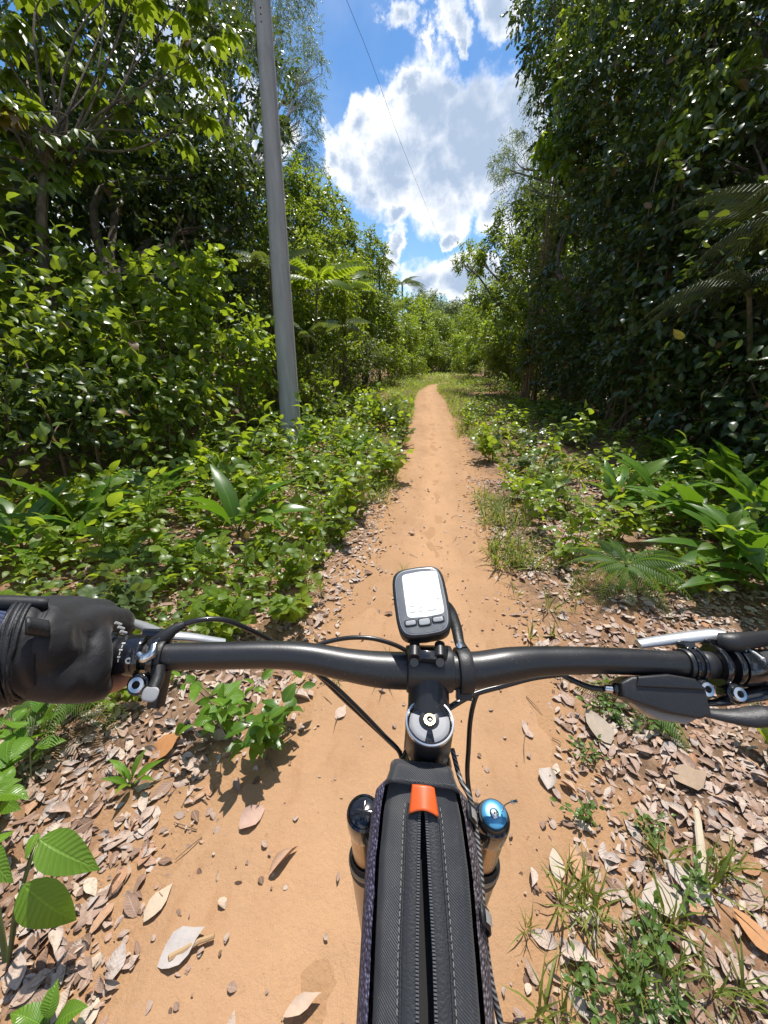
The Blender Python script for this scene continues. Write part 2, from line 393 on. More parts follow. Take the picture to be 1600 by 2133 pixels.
class Bunch:
    def __init__(s): s.V = []; s.q = []; s.t = []; s.U = []; s.n = 0
    def leaves(s, T, pos, d, nrm, ln, wd=None, rnd=None, rng=None):
        V, q, t, U = T; pos = np.atleast_2d(pos); n = len(pos)
        if n == 0: return s
        d = d / (np.linalg.norm(d, axis=1)[:, None] + 1e-9)
        z = nrm - d * (nrm * d).sum(1)[:, None]; z /= np.linalg.norm(z, axis=1)[:, None] + 1e-9
        x = np.cross(d, z); ln = np.broadcast_to(np.asarray(ln, float), (n,)); wd = ln if wd is None else np.broadcast_to(np.asarray(wd, float), (n,))
        W = pos[:, None, :] + V[None, :, 0:1] * (x * wd[:, None])[:, None] + V[None, :, 1:2] * (d * ln[:, None])[:, None] + V[None, :, 2:3] * (z * ln[:, None])[:, None]
        k = len(V); off = s.n + np.arange(n)[:, None, None] * k
        s.V.append(W.reshape(-1, 3)); s.n += n * k
        if len(q): s.q.append((q[None] + off).reshape(-1, 4))
        s.t.append((t[None] + off).reshape(-1, 3))
        if rnd is None: rnd = np.random.default_rng(n).random(n)
        uu = np.concatenate([np.broadcast_to(U[None], (n, k, 2)), np.broadcast_to(np.asarray(rnd)[:, None, None], (n, k, 1))], 2)
        s.U.append(uu.reshape(-1, 3)); return s
    def inst(s, T, M, pos, rnd):
        """composite template T=(V,q,t,U) under 3x3 matrices"""
        V, q, t, U = T; n = len(pos); k = len(V)
        W = np.einsum('nij,kj->nki', M, V) + pos[:, None]
        off = s.n + np.arange(n)[:, None, None] * k; s.V.append(W.reshape(-1, 3)); s.n += n * k
        if len(q): s.q.append((q[None] + off).reshape(-1, 4))
        if len(t): s.t.append((t[None] + off).reshape(-1, 3))
        uu = np.concatenate([np.broadcast_to(U[None], (n, k, 2)), np.broadcast_to(np.asarray(rnd)[:, None, None], (n, k, 1))], 2)
        s.U.append(uu.reshape(-1, 3)); return s
    def tmpl(s):
        return (np.concatenate(s.V), np.concatenate(s.q) if s.q else np.zeros((0, 4), int), np.concatenate(s.t) if s.t else np.zeros((0, 3), int), np.concatenate(s.U)[:, :2])
    def mesh(s, name, off=(0, 0, 0)):
        fs = []
        if s.q: fs.append(np.concatenate(s.q))
        if s.t: fs.append(np.concatenate(s.t))
        return mesh_from(name, np.concatenate(s.V) - np.asarray(off), fs, True, np.concatenate(s.U))
def frames(d, nrm, scale):
    d = d / np.linalg.norm(d, axis=1)[:, None]; z = nrm - d * (nrm * d).sum(1)[:, None]; z /= np.linalg.norm(z, axis=1)[:, None] + 1e-9
    return np.stack([np.cross(d, z), d, z], -1) * np.asarray(scale)[:, None, None]
def unit(v): return v / (np.linalg.norm(v, axis=-1, keepdims=True) + 1e-9)

def frond_tmpl(pairs, llen, T, arch=0.35, ldroop=0.5, taper=0.55, sweep=0.55, start=0.12, wd=1.0):
    """pinnate leaf of length 1 along +Y, arching down"""
    B = Bunch(); ts = np.linspace(start, 0.98, pairs)
    def rach(t): return np.stack([0 * t, t * (1 - 0.18 * arch * t), 0.10 * np.sin(t * 2) - arch * t * t], -1)
    p = rach(ts); tan = unit(rach(ts + 0.01) - rach(ts - 0.01))
    env = np.sin(np.clip((ts - start) / (1 - start), 0, 1) ** taper * np.pi * 0.86 + 0.28)
    env = np.clip(env, 0.22, 1)
    for sg in (-1, 1):
        d = np.stack([np.full(pairs, sg * 1.0), np.zeros(pairs), np.full(pairs, -ldroop * 0.6)], 1) + tan * sweep
        B.leaves(T, p, d, np.tile([sg * 0.25, -0.1, 1.0], (pairs, 1)), llen * env, llen * env * wd)
    tt = np.linspace(0, 1, 7); rp = rach(tt); w = 0.007 * (1 - 0.8 * tt)
    V = np.concatenate([np.stack([rp[:, 0] - w, rp[:, 1], rp[:, 2]], 1), np.stack([rp[:, 0] + w, rp[:, 1], rp[:, 2]], 1), rp - np.stack([0 * w, 0 * w, 1.6 * w], 1)])
    q = [];
    for i in range(6): q += [(i, 7 + i, 8 + i, i + 1), (7 + i, 14 + i, 15 + i, 8 + i), (14 + i, i, i + 1, 15 + i)]
    off = B.n; B.V.append(V); B.q.append(np.array(q) + off); B.n += len(V); B.U.append(np.tile([0, 0.5, 0.5], (len(V), 1)))
    return B.tmpl()
def palmate_tmpl(n=8, T=L_MID):
    B = Bunch(); a = np.linspace(-2.3, 2.3, n)
    d = np.stack([np.sin(a), np.cos(a), -0.22 - 0.1 * np.abs(a)], 1); ln = 0.62 - 0.1 * np.abs(a)
    B.leaves(T, np.zeros((n, 3)), d, np.tile([0, 0, 1.0], (n, 1)), ln, ln * 0.95); return B.tmpl()
def lobed_compound(T=L_ROUND):
    """trifoliate leaf"""
    B = Bunch(); d = np.array([[0, 1, -.05], [-.9, .35, -.05], [.9, .35, -.05]]); B.leaves(T, np.array([[0, .42, 0.0], [-.03, .36, 0], [.03, .36, 0]]), d, np.tile([0, 0, 1.], (3, 1)), np.array([.6, .52, .52]))
    return B.tmpl()

def leaf_mat(name, dark, mid, light, yellow=0.06, rough=0.42, trans=0.38, spec=0.5, veins=False, dead=0.0):
    m, t, b = mat(name)
    at = t.new('ShaderNodeAttribute', attribute_name='luv', attribute_type='GEOMETRY')
    sx = t.new('ShaderNodeSeparateXYZ'); t.put(sx.inputs[0], at.outputs['Vector']); u, w, r = sx.outputs
    info = t.new('ShaderNodeObjectInfo').outputs['Random']
    big = t.noise(t.pos(), 0.9, 3, 0.5)
    r2 = t.math('FRACT', t.math('ADD', r, t.math('MULTIPLY', info, 0.35)))
    rr = t.math('ADD', t.math('MULTIPLY', r2, 0.7), t.math('MULTIPLY_ADD', big, 0.9, -0.3), clamp=True)
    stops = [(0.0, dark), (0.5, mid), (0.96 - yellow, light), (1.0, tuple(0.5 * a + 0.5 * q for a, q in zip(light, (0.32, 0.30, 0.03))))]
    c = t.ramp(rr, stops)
    if dead: c = t.mix(t.math('LESS_THAN', t.math('FRACT', t.math('MULTIPLY', r, 37.7)), dead), c, (0.20, 0.10, 0.04))
    mid_r = t.smooth(t.math('ABSOLUTE', u), 0.10, 0.02)
    c = t.mix(t.math('MULTIPLY', mid_r, 0.35), c, tuple(min(1, x * 1.8 + 0.03) for x in light))
    if veins:
        wv_ = t.math('SINE', t.math('MULTIPLY', t.math('SUBTRACT', w, t.math('MULTIPLY', t.math('ABSOLUTE', u), 0.16)), 75.0))
        t.put(b.inputs['Normal'], t.bump(t.math('ADD', t.math('MULTIPLY', wv_, 0.5), t.math('MULTIPLY', mid_r, -1.2)), 0.35, 0.004))
        c = t.mix(t.math('MULTIPLY', t.smooth(wv_, 0.75, 1.0), 0.22), c, tuple(min(1, x * 1.6 + 0.02) for x in light))
        nn = t.noise(t.obj(), 30, 4, 0.6); c = t.mix(t.math('MULTIPLY', t.smooth(nn, 0.55, 0.75), 0.35), c, tuple(min(1, x * 1.5) for x in light))
    t.put(b.inputs['Base Color'], c); t.put(b.inputs['Roughness'], t.math('MULTIPLY_ADD', t.math('FRACT', t.math('MULTIPLY', r, 13.3)), 0.24, rough - 0.16)); b.inputs['Specular IOR Level'].default_value = spec
    tr = t.new('ShaderNodeBsdfTranslucent'); tc = t.mix(0.55, c, tuple(min(1, x * y) for x, y in zip(light, (2.5, 2.3, 0.55)))); t.put(tr.inputs['Color'], tc)
    ms = t.new('ShaderNodeMixShader'); ms.inputs[0].default_value = trans
    t.l.new(b.outputs[0], ms.inputs[1]); t.l.new(tr.outputs[0], ms.inputs[2])
    t.l.new(ms.outputs[0], m.node_tree.nodes['Material Output'].inputs['Surface']); return m
M_DARK = leaf_mat('glossy_dark_shade_leaf', (0.026, 0.048, 0.015), (0.045, 0.078, 0.022), (0.085, 0.128, 0.03), 0.05, 0.42, 0.30, 0.55, dead=0.02)  # dark green lowered further, so part of the trees' shade sits in the colour
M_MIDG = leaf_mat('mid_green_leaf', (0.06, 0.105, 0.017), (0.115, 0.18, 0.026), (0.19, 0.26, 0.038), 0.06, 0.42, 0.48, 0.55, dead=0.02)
M_LIME = leaf_mat('sunlit_lime_leaf', (0.055, 0.115, 0.018), (0.135, 0.225, 0.028), (0.25, 0.335, 0.045), 0.08, 0.42, 0.52, 0.55, dead=0.02)  # yellow-green raised, so part of the sunlit look sits in the colour
M_GREY = leaf_mat('grey_green_leaf', (0.065, 0.105, 0.04), (0.105, 0.155, 0.058), (0.16, 0.21, 0.07), 0.04, 0.40, 0.36)
M_FERN = leaf_mat('fern_leaf', (0.05, 0.105, 0.022), (0.085, 0.165, 0.032), (0.13, 0.22, 0.045), 0.05, 0.5, 0.40)
M_STRAP = leaf_mat('ginger_leaf', (0.045, 0.115, 0.015), (0.075, 0.165, 0.02), (0.12, 0.235, 0.03), 0.04, 0.36, 0.36, 0.55, veins=False)
M_NEAR = leaf_mat('near_seedling_leaf', (0.075, 0.17, 0.018), (0.105, 0.225, 0.02), (0.15, 0.29, 0.03), 0.05, 0.42, 0.38, veins=True)
M_GRASS = leaf_mat('grass_blade', (0.09, 0.15, 0.03), (0.15, 0.225, 0.045), (0.26, 0.295, 0.09), 0.10, 0.5, 0.42)
M_PALM = leaf_mat('palm_leaf', (0.024, 0.038, 0.014), (0.038, 0.056, 0.02), (0.062, 0.08, 0.028), 0.06, 0.5, 0.18, 0.35, dead=0.04)
m_bark, t, b = mat('bark'); v = t.obj()
st = t.new('ShaderNodeMapping'); st.inputs['Scale'].default_value = (1, 1, 0.25); t.put(st.inputs[0], v)
n1 = t.noise(st.outputs[0], 22, 6, 0.65); n2 = t.noise(v, 3, 3)
c = t.ramp(n1, [(0.3, (0.06, 0.045, 0.03)), (0.55, (0.16, 0.125, 0.09)), (0.75, (0.28, 0.24, 0.19))]); c = t.mix(t.smooth(n2, 0.5, 0.7), c, (0.10, 0.12, 0.06))
t.put(b.inputs['Base Color'], c); b.inputs['Roughness'].default_value = 0.9; t.put(b.inputs['Normal'], t.bump(n1, 0.7, 0.02))
M_STEM = simple('green_stem', (0.09, 0.11, 0.035), 0.6)
M_TWIG = simple('dry_twig', (0.20, 0.13, 0.08), 0.85, bump=0.4)

# ------------------------------------------------------------------ trees
def crown(B, blobs, leaf, T, k, rng, droop=0.35, aspect=1.0, spray=7, keep=1.0):
    for c, R in blobs:
        c = np.asarray(c); ns = int(np.clip(10 + R * 7, 10, 30))
        sd = unit(rng.normal(size=(ns, 3)) * [1, 1, 0.85]); sc = c + sd * R * rng.uniform(0.45, 0.95, (ns, 1)); sr = R * rng.uniform(0.26, 0.46, ns)
        area = leaf * leaf * 0.42 * aspect
        cnt = np.maximum(3, (k * 4 * np.pi * sr ** 2 / (area * spray) * 0.55).astype(int))
        idx = np.repeat(np.arange(ns), cnt); n = len(idx)
        dr = unit(rng.normal(size=(n, 3)) + 0.75 * sd[idx] + [0, 0, 0.25])
        o = sc[idx] + dr * (sr[idx] * rng.uniform(0.35, 1.12, n))[:, None]
        ax = unit(dr * 0.9 + rng.normal(size=(n, 3)) * 0.5 + [0, 0, -droop]); side = unit(np.cross(ax, rng.normal(size=(n, 3)) * 0.4 + [0, 0, 1]))
        hue = rng.random(ns)[idx] * 0.55
        sl = leaf * spray * 0.30
        for j in range(spray):
            f = j / max(1, spray - 1); sg = 1 if j % 2 else -1
            p = o + ax * (sl * (f - 0.35))[..., None] if np.ndim(f) else o + ax * (sl * (f - 0.35)) + np.array([0, 0, -droop * sl * 0.25 * f * f])
            d = ax * (0.55 + 0.5 * f) + side * sg * (0.95 - 0.7 * f) + rng.normal(size=(n, 3)) * 0.28 + [0, 0, -droop * 0.7]
            nr = dr * 0.35 + rng.normal(size=(n, 3)) * 0.55 + [0, 0, 0.8]
            ln = leaf * rng.uniform(0.65, 1.2, n)
            B.leaves(T, p, d, nr, ln, ln * aspect, np.clip(hue + rng.random(n) * 0.45, 0, 1))
    return B
def limbs(g, base, fork, targets, r0, rng, sag=0.1):
    base = np.asarray(base, float); fork = np.asarray(fork, float)
    mid = (base + fork) / 2 + rng.normal(size=3) * [0.06, 0.06, 0]
    g.tube([base - [0, 0, 0.1], base + (mid - base) * 0.15, mid, fork], [r0 * 1.35, r0 * 1.05, r0 * 0.85, r0 * 0.7], 9, sub=5)
    for tg in targets:
        tg = np.asarray(tg); m1 = fork + (tg - fork) * 0.4 + rng.normal(size=3) * 0.12 * np.linalg.norm(tg - fork) * 0.5
        m2 = fork + (tg - fork) * 0.75 + rng.normal(size=3) * 0.08
        L = np.linalg.norm(tg - fork)
        g.tube([fork, m1, m2, tg], [r0 * 0.5, r0 * 0.34, r0 * 0.2, r0 * 0.08], 6, sub=4)
        for s in range(3):
            e = tg + unit(rng.normal(size=3)) * min(L * 0.2, 0.35); g.tube([m2, (m2 + e) / 2 + rng.normal(size=3) * 0.04, e], [r0 * 0.15, r0 * 0.09, r0 * 0.03], 5, sub=3)
    return g
SEED = [100]
def tree(blobs_px, leaf, T, m, label, group=None, k=0.8, droop=0.35, aspect=1.0, base=None, r0=0.09, name='broadleaf_tree', fork_h=0.45, barkm=None):
    """blobs_px: (px, py, radius_px, depth)"""
    SEED[0] += 1; rng = np.random.default_rng(SEED[0])
    bl = [(P(x, y, d), r * d / FPX) for x, y, r, d in blobs_px]
    C = np.array([b_[0] for b_ in bl])
    if base is None: bx, by = C[:, 0].mean(), C[:, 1].mean() + 0.3
    else: bx, by = base
    bz = float(gz(bx, by)); root = empty(name, (bx, by, bz), label, 'tree', group)
    zlo, zhi = C[:, 2].min(), C[:, 2].max()
    fork = np.array([bx + rng.normal() * 0.1, by, max(bz + 0.5, bz + (zlo - bz) * 0.8 if zlo - bz > 1.5 else bz + 0.35 * (zhi - bz))])
    g = limbs(Geo(), (bx, by, bz), fork, C, r0, rng)
    part('trunk', g, barkm or m_bark, root)
    B = crown(Bunch(), bl, leaf, T, k, rng, droop, aspect)
    link('crown', B.mesh('crown', (bx, by, bz)), root, m)
    return root

LT, RT, FT = 'trees on the left side of the track', 'vine-clad trees on the right side of the track', 'far trees at the end of the track'
# left side, near to far
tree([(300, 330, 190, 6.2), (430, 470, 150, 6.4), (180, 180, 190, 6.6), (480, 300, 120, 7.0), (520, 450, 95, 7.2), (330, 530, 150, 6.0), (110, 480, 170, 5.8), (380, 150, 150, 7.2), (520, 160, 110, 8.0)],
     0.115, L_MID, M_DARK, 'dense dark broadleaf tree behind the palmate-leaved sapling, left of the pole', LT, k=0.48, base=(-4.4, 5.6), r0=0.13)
tree([(575, 80, 78, 12.0), (520, 30, 80, 12.5), (640, 190, 42, 11.5), (655, 130, 32, 11.6), (600, 180, 55, 12), (625, 250, 45, 11.8), (460, 60, 70, 12.5), (560, -60, 110, 12), (430, -40, 90, 12.5), (600, 320, 60, 12), (635, 345, 42, 11.6)],
     0.085, L_SLIM, M_GREY, 'tall airy small-leaved tree rising behind the concrete pole', LT, k=0.8, droop=0.5, base=(-5.2, 11.5), r0=0.16, barkm=simple('pale_bark', (0.34, 0.32, 0.30), 0.85, bump=0.5, bscale=60))
tree([(640, 430, 62, 9.5), (600, 400, 62, 9.2), (585, 480, 75, 8.6), (660, 400, 32, 9.8), (690, 460, 45, 10.5), (650, 500, 60, 9.6)],
     0.10, L_LO, M_MIDG, 'mid-green tree directly right of the pole, below the airy crown', LT, k=1.15, base=(-3.6, 9.2))
tree([(745, 505, 42, 13.5), (715, 500, 42, 13), (770, 540, 40, 14), (700, 560, 55, 12), (790, 560, 28, 14.5), (745, 590, 50, 13)],
     0.11, L_LO, M_MIDG, 'rounded dark green tree where the left treeline steps down to the sky', LT, k=1.15, base=(-2.9, 13.4))
tree([(800, 610, 38, 17), (770, 640, 45, 15.5), (825, 620, 28, 18), (810, 660, 40, 17), (740, 660, 52, 13.5)], 0.12, L_LO, M_MIDG, 'lighter green tree low on the left treeline near the bend', LT, k=1.2, base=(-2.6, 16))
tree([(845, 650, 32, 23), (865, 640, 22, 24), (835, 690, 34, 21), (870, 680, 30, 24), (800, 700, 38, 18)], 0.14, L_LO, M_LIME, 'sunlit yellow-green bushy tree on the left just before the bend', LT, k=1.2, base=(-2.0, 21.5))
tree([(640, 600, 75, 8.2), (690, 640, 60, 9.2), (600, 660, 75, 7.4), (660, 690, 65, 8.2), (560, 560, 70, 7.6), (720, 690, 50, 10.5)], 0.10, L_LO, M_MIDG, 'shadowy leafy tree filling the bank right of the pole foot', LT, k=1.2, base=(-3.3, 8.0))
# far end
tree([(885, 625, 24, 44), (865, 640, 20, 43), (905, 640, 24, 44), (890, 660, 30, 43)], 0.20, L_LO, M_GREY, 'hazy round-topped far tree, leftmost at the track end', FT, k=1.1, base=(-1.0, 42))
tree([(955, 640, 20, 52), (940, 655, 22, 51), (970, 650, 20, 52), (955, 672, 26, 50)], 0.24, L_LO, M_DARK, 'small dark far tree rising just right of the gap', FT, k=1.1, base=(3.6, 50))
tree([(915, 690, 34, 38), (940, 700, 36, 36), (895, 710, 32, 34), (930, 735, 32, 33), (900, 745, 28, 30), (960, 725, 32, 34)], 0.17, L_LO, M_MIDG, 'dark shrubby tree closing the track straight ahead', FT, k=1.3, base=(1.0, 34))
tree([(985, 680, 34, 30), (1000, 640, 26, 32), (970, 720, 30, 28), (1010, 720, 38, 24)], 0.15, L_LO, M_LIME, 'light green far tree at the foot of the right wall of trees', FT, k=1.2, base=(3.6, 28))
tree([(860, 720, 30, 27), (880, 745, 26, 27), (840, 735, 30, 23), (820, 745, 30, 20)], 0.14, L_LO, M_LIME, 'pale green bush where the track turns out of sight', FT, k=1.2, base=(-1.6, 25), name='roadside_bush')
for (bl_, lf_, mm_, lab_, bs_) in (
    ([(905, 690, 46, 30), (870, 700, 40, 29), (945, 690, 44, 31), (910, 740, 40, 28), (870, 745, 36, 27), (950, 742, 38, 28)], 0.13, M_MIDG, 'bright leafy thicket closing the view behind the bend', (0.6, 30)),
    ([(985, 735, 36, 22), (1010, 700, 34, 22), (975, 765, 22, 22)], 0.12, M_MIDG, 'leafy bush on the right where the track bends away', (3.0, 22)),
    ([(790, 690, 46, 15), (760, 730, 42, 13), (805, 735, 36, 16), (780, 650, 40, 15)], 0.11, M_MIDG, 'sunlit leafy bush on the left verge beyond the feather-leaved saplings', (-2.4, 14.6)),
    ([(840, 700, 40, 20), (850, 745, 32, 20), (820, 760, 26, 17), (870, 765, 20, 22)], 0.12, M_MIDG, 'leafy green bush hugging the outside of the bend', (-1.9, 20)),
    ([(930, 655, 26, 40), (905, 665, 24, 40), (975, 665, 26, 40), (880, 672, 24, 38)], 0.18, M_GREY, 'greyish far canopy just above the thicket at the bend', (1.6, 40)),
    ([(1060, 700, 50, 12.5), (1040, 755, 36, 12.5), (1090, 760, 38, 10.5)], 0.10, M_MIDG, 'leafy bush at the foot of the overhanging right-hand tree', (3.0, 12))):
    tree(bl_, lf_, L_LO, mm_, lab_, FT, k=1.25, base=bs_, r0=0.05, name='roadside_bush')
# right side, near to far
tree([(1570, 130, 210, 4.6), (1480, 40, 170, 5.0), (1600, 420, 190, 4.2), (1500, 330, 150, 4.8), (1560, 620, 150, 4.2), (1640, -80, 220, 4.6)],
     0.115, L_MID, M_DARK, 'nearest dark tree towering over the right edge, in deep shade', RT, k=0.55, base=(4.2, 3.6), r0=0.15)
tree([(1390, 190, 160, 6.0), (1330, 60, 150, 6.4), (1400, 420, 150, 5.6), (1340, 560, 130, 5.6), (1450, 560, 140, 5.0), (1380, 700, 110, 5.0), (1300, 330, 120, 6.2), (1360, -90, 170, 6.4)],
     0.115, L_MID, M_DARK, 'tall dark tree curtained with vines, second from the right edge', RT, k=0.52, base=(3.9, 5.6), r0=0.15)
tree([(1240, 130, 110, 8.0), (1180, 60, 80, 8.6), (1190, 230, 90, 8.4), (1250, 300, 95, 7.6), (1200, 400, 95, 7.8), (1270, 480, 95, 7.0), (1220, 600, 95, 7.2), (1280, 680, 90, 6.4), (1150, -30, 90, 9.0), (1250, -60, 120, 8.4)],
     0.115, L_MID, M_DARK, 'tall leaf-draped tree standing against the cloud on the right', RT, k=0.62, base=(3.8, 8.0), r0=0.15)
tree([(1125, 130, 36, 11.5), (1140, 200, 50, 11), (1115, 280, 40, 11.5), (1070, 330, 40, 12.5), (1045, 350, 28, 13), (1090, 390, 55, 12), (1130, 60, 40, 11.5)],
     0.085, L_SLIM, M_GREY, 'airy fine-leaved tree edging the sky on the right', RT, k=0.9, droop=0.5, base=(4.1, 11.8), r0=0.12)
tree([(1130, 480, 75, 10), (1060, 470, 45, 12), (1040, 540, 55, 12.5), (985, 535, 34, 14), (960, 545, 18, 14.2), (1100, 590, 75, 10.5), (1030, 620, 55, 13), (1150, 660, 70, 9), (1080, 690, 60, 11)],
     0.10, L_LO, M_MIDG, 'right-hand tree with a reddish-tipped branch reaching over the track', RT, k=1.0, base=(3.6, 11.2), r0=0.13)
tree([(1010, 660, 42, 17), (1000, 600, 34, 18), (1030, 700, 42, 15), (1060, 740, 45, 12.5)], 0.11, L_LO, M_LIME, 'small sunlit tree at the far end of the right wall of trees', RT, k=1.2, base=(3.6, 16.5))

# ------------------------------------------------------------------ shrubs of the banks
def shrub(blobs_px, leaf, T, m, label, group, k=0.7, droop=0.25, aspect=1.0, name='shrub', stems=5):
    SEED[0] += 1; rng = np.random.default_rng(SEED[0])
    bl = [(P(x, y, d), r * d / FPX) for x, y, r, d in blobs_px]
    C = np.array([b_[0] for b_ in bl]); bx, by = C[:, 0].mean(), C[:, 1].mean() + 0.1; bz = float(gz(bx, by))
    root = empty(name, (bx, by, bz), label, 'shrub', group)
    g = Geo()
    for c_ in C:
        for s_ in range(2):
            e = c_ + rng.normal(size=3) * 0.12; b0 = np.array([bx, by, bz - 0.05]) + rng.normal(size=3) * [0.12, 0.12, 0]
            g.tube([b0, b0 + (e - b0) * 0.5 + rng.normal(size=3) * 0.08, e], [0.016, 0.011, 0.004], 6, sub=5)
        for s_ in range(3):
            q = unit(rng.normal(size=3) + [0, -0.5, 0.3]); L_ = rng.uniform(0.35, 0.75); g.tube([c_, c_ + q * L_ * 0.6 + [0, 0, 0.05], c_ + q * L_ + [0, 0, -0.06]], [0.006, 0.004, 0.0015], 5, sub=4)
    part('stem', g, M_TWIG, root)
    link('foliage', crown(Bunch(), bl, leaf, T, k, rng, droop, aspect).mesh('foliage', (bx, by, bz)), root, m)
    return root
LS, RS = 'shrubs on the left bank', 'shrubs in the shade of the right bank'
shrub([(90, 640, 130, 4.0), (200, 720, 110, 4.0), (60, 540, 90, 4.2)], 0.14, L_HI, M_MIDG, 'big glossy-leaved shrub below the palmate sapling at the left edge', LS, k=0.6)
shrub([(60, 800, 110, 3.4), (170, 870, 80, 3.4), (20, 920, 70, 3.1)], 0.085, L_HI, M_DARK, 'dark shrub low on the left edge above the gloved hand', LS, k=0.7)
shrub([(330, 640, 110, 4.6), (300, 760, 90, 4.3), (400, 560, 60, 4.8)], 0.11, L_ROUND, M_LIME, 'sprawling shrub with round yellow-green leaves, left of the pole', LS, k=0.6, aspect=0.85)
shrub([(450, 680, 90, 5.0), (430, 790, 80, 4.7), (500, 760, 60, 5.1)], 0.12, L_HI, M_LIME, 'light green shrub immediately left of the pole', LS, k=0.75)
shrub([(260, 850, 80, 3.8), (360, 850, 70, 4.1), (150, 790, 70, 3.9)], 0.085, L_MID, M_MIDG, 'tangled grey-green shrub in the middle of the left bank', LS, k=0.8)
shrub([(560, 780, 45, 6.2), (650, 770, 55, 6.8), (700, 740, 50, 8.0), (660, 820, 40, 6.2)], 0.075, L_MID, M_MIDG, 'leafy shrub at the foot of the pole on its right', LS, k=0.75)
shrub([(740, 730, 45, 10.5), (770, 750, 35, 12), (730, 780, 32, 9.5)], 0.09, L_LO, M_DARK, 'dark low shrub further along the left verge', LS, k=0.8)
shrub([(800, 745, 30, 14.5), (830, 755, 26, 17)], 0.10, L_LO, M_LIME, 'light green shrub on the left verge near the bend', LS, k=0.8)
shrub([(1180, 740, 60, 8.0), (1130, 740, 45, 9.0), (1230, 760, 50, 7.0)], 0.09, L_MID, M_DARK, 'dark drooping shrub at the foot of the leaf-draped tree', RS, k=0.7)
shrub([(1110, 735, 42, 9.5), (1085, 700, 28, 10)], 0.13, L_LANCE, M_LIME, 'bright yellow-green shrub caught by sun against the dark right bank', RS, k=0.55)
shrub([(1320, 760, 80, 5.6), (1400, 790, 70, 5.0), (1270, 790, 50, 6.0)], 0.09, L_MID, M_DARK, 'shaded shrub below the vine-curtained tree', RS, k=0.7)
shrub([(1500, 760, 90, 4.4), (1580, 830, 80, 3.8), (1460, 850, 60, 4.4)], 0.12, L_HI, M_DARK, 'large-leaved dark shrub under the nearest right-hand tree', RS, k=0.55)
shrub([(1050, 760, 36, 12), (1010, 760, 30, 15)], 0.10, L_LO, M_MIDG, 'low shrub far along the right verge', RS, k=0.8)

for bl_, lab_ in (([(1165, 270, 46, 7.6), (1190, 330, 36, 7.4), (1150, 320, 30, 7.7)], 'sunlit climbing vine with hanging pale leaves on the right wall of trees'), ([(1195, 110, 34, 7.6), (1215, 50, 34, 7.5), (1185, 170, 26, 7.7)], 'upper climbing vine with large drooping leaves, right against the sky'),
                  ([(1480, 200, 50, 4.4), (1440, 250, 34, 4.5), (1530, 150, 40, 4.3)], 'long-leaved vine hanging from the nearest right-hand tree')):
    shrub(bl_, 0.15, L_HI, M_LIME if bl_[0][0] < 1300 else M_MIDG, lab_, 'climbing vines on the right-hand trees', k=0.28, droop=0.9, aspect=0.75, name='climbing_vine')
# the deeper forest behind both rows reads as one mass
def forest_mass(x0, x1, y0, y1, n, h, seed, leaf=0.17, T=L_LO):
    rng = np.random.default_rng(seed); B = Bunch()
    nc = n // 90; cx_ = rng.uniform(x0, x1, nc); cy_ = rng.uniform(y0, y1, nc); cz_ = rng.random(nc) ** 0.85 * h * (0.75 + 0.5 * rng.random(nc)); R = rng.uniform(0.5, 1.0, nc)
    i = np.repeat(np.arange(nc), 90); m_ = len(i); dr = unit(rng.normal(size=(m_, 3)))
    p = np.stack([cx_, cy_, cz_], 1)[i] + dr * (R[i] * rng.uniform(0.6, 1.1, m_))[:, None]
    p[:, 2] = np.maximum(p[:, 2], 0.05)
    D_ = dr + rng.normal(size=(m_, 3)) * 0.6 + [0, 0, -0.4]; N_ = dr * 0.5 + rng.normal(size=(m_, 3)) * 0.4 + [0, 0, 0.8]; S_ = leaf * rng.uniform(0.7, 1.3, m_); R_ = np.clip(rng.random(nc)[i] * 0.5 + rng.random(m_) * 0.4, 0, 1)
    nr_ = p[:, 1] < 6.5
    for sel, TT in ((nr_, T), (~nr_, L_LO)): B.leaves(TT, p[sel], D_[sel], N_[sel], S_[sel], None, R_[sel])
    return B
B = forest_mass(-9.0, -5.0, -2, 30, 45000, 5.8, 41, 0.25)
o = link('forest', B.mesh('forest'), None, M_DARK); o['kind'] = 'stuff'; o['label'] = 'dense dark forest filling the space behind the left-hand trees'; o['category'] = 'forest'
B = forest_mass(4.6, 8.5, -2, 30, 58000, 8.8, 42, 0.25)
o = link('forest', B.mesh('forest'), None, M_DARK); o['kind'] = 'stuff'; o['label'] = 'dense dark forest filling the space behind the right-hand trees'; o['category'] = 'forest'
B = forest_mass(-14, 16, 36, 60, 18000, 3.2, 43, 0.28)
o = link('forest', B.mesh('forest'), None, M_MIDG); o['kind'] = 'stuff'; o['label'] = 'low green forest closing the view beyond the bend'; o['category'] = 'forest'

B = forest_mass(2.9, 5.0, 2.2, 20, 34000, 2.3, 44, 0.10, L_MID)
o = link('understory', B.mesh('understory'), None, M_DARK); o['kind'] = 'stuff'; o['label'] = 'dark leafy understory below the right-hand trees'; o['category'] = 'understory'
B = forest_mass(-5.0, -2.9, 0.6, 20, 34000, 2.0, 45, 0.095, L_MID)
o = link('understory', B.mesh('understory'), None, M_MIDG); o['kind'] = 'stuff'; o['label'] = 'green leafy understory below the left-hand trees'; o['category'] = 'understory'
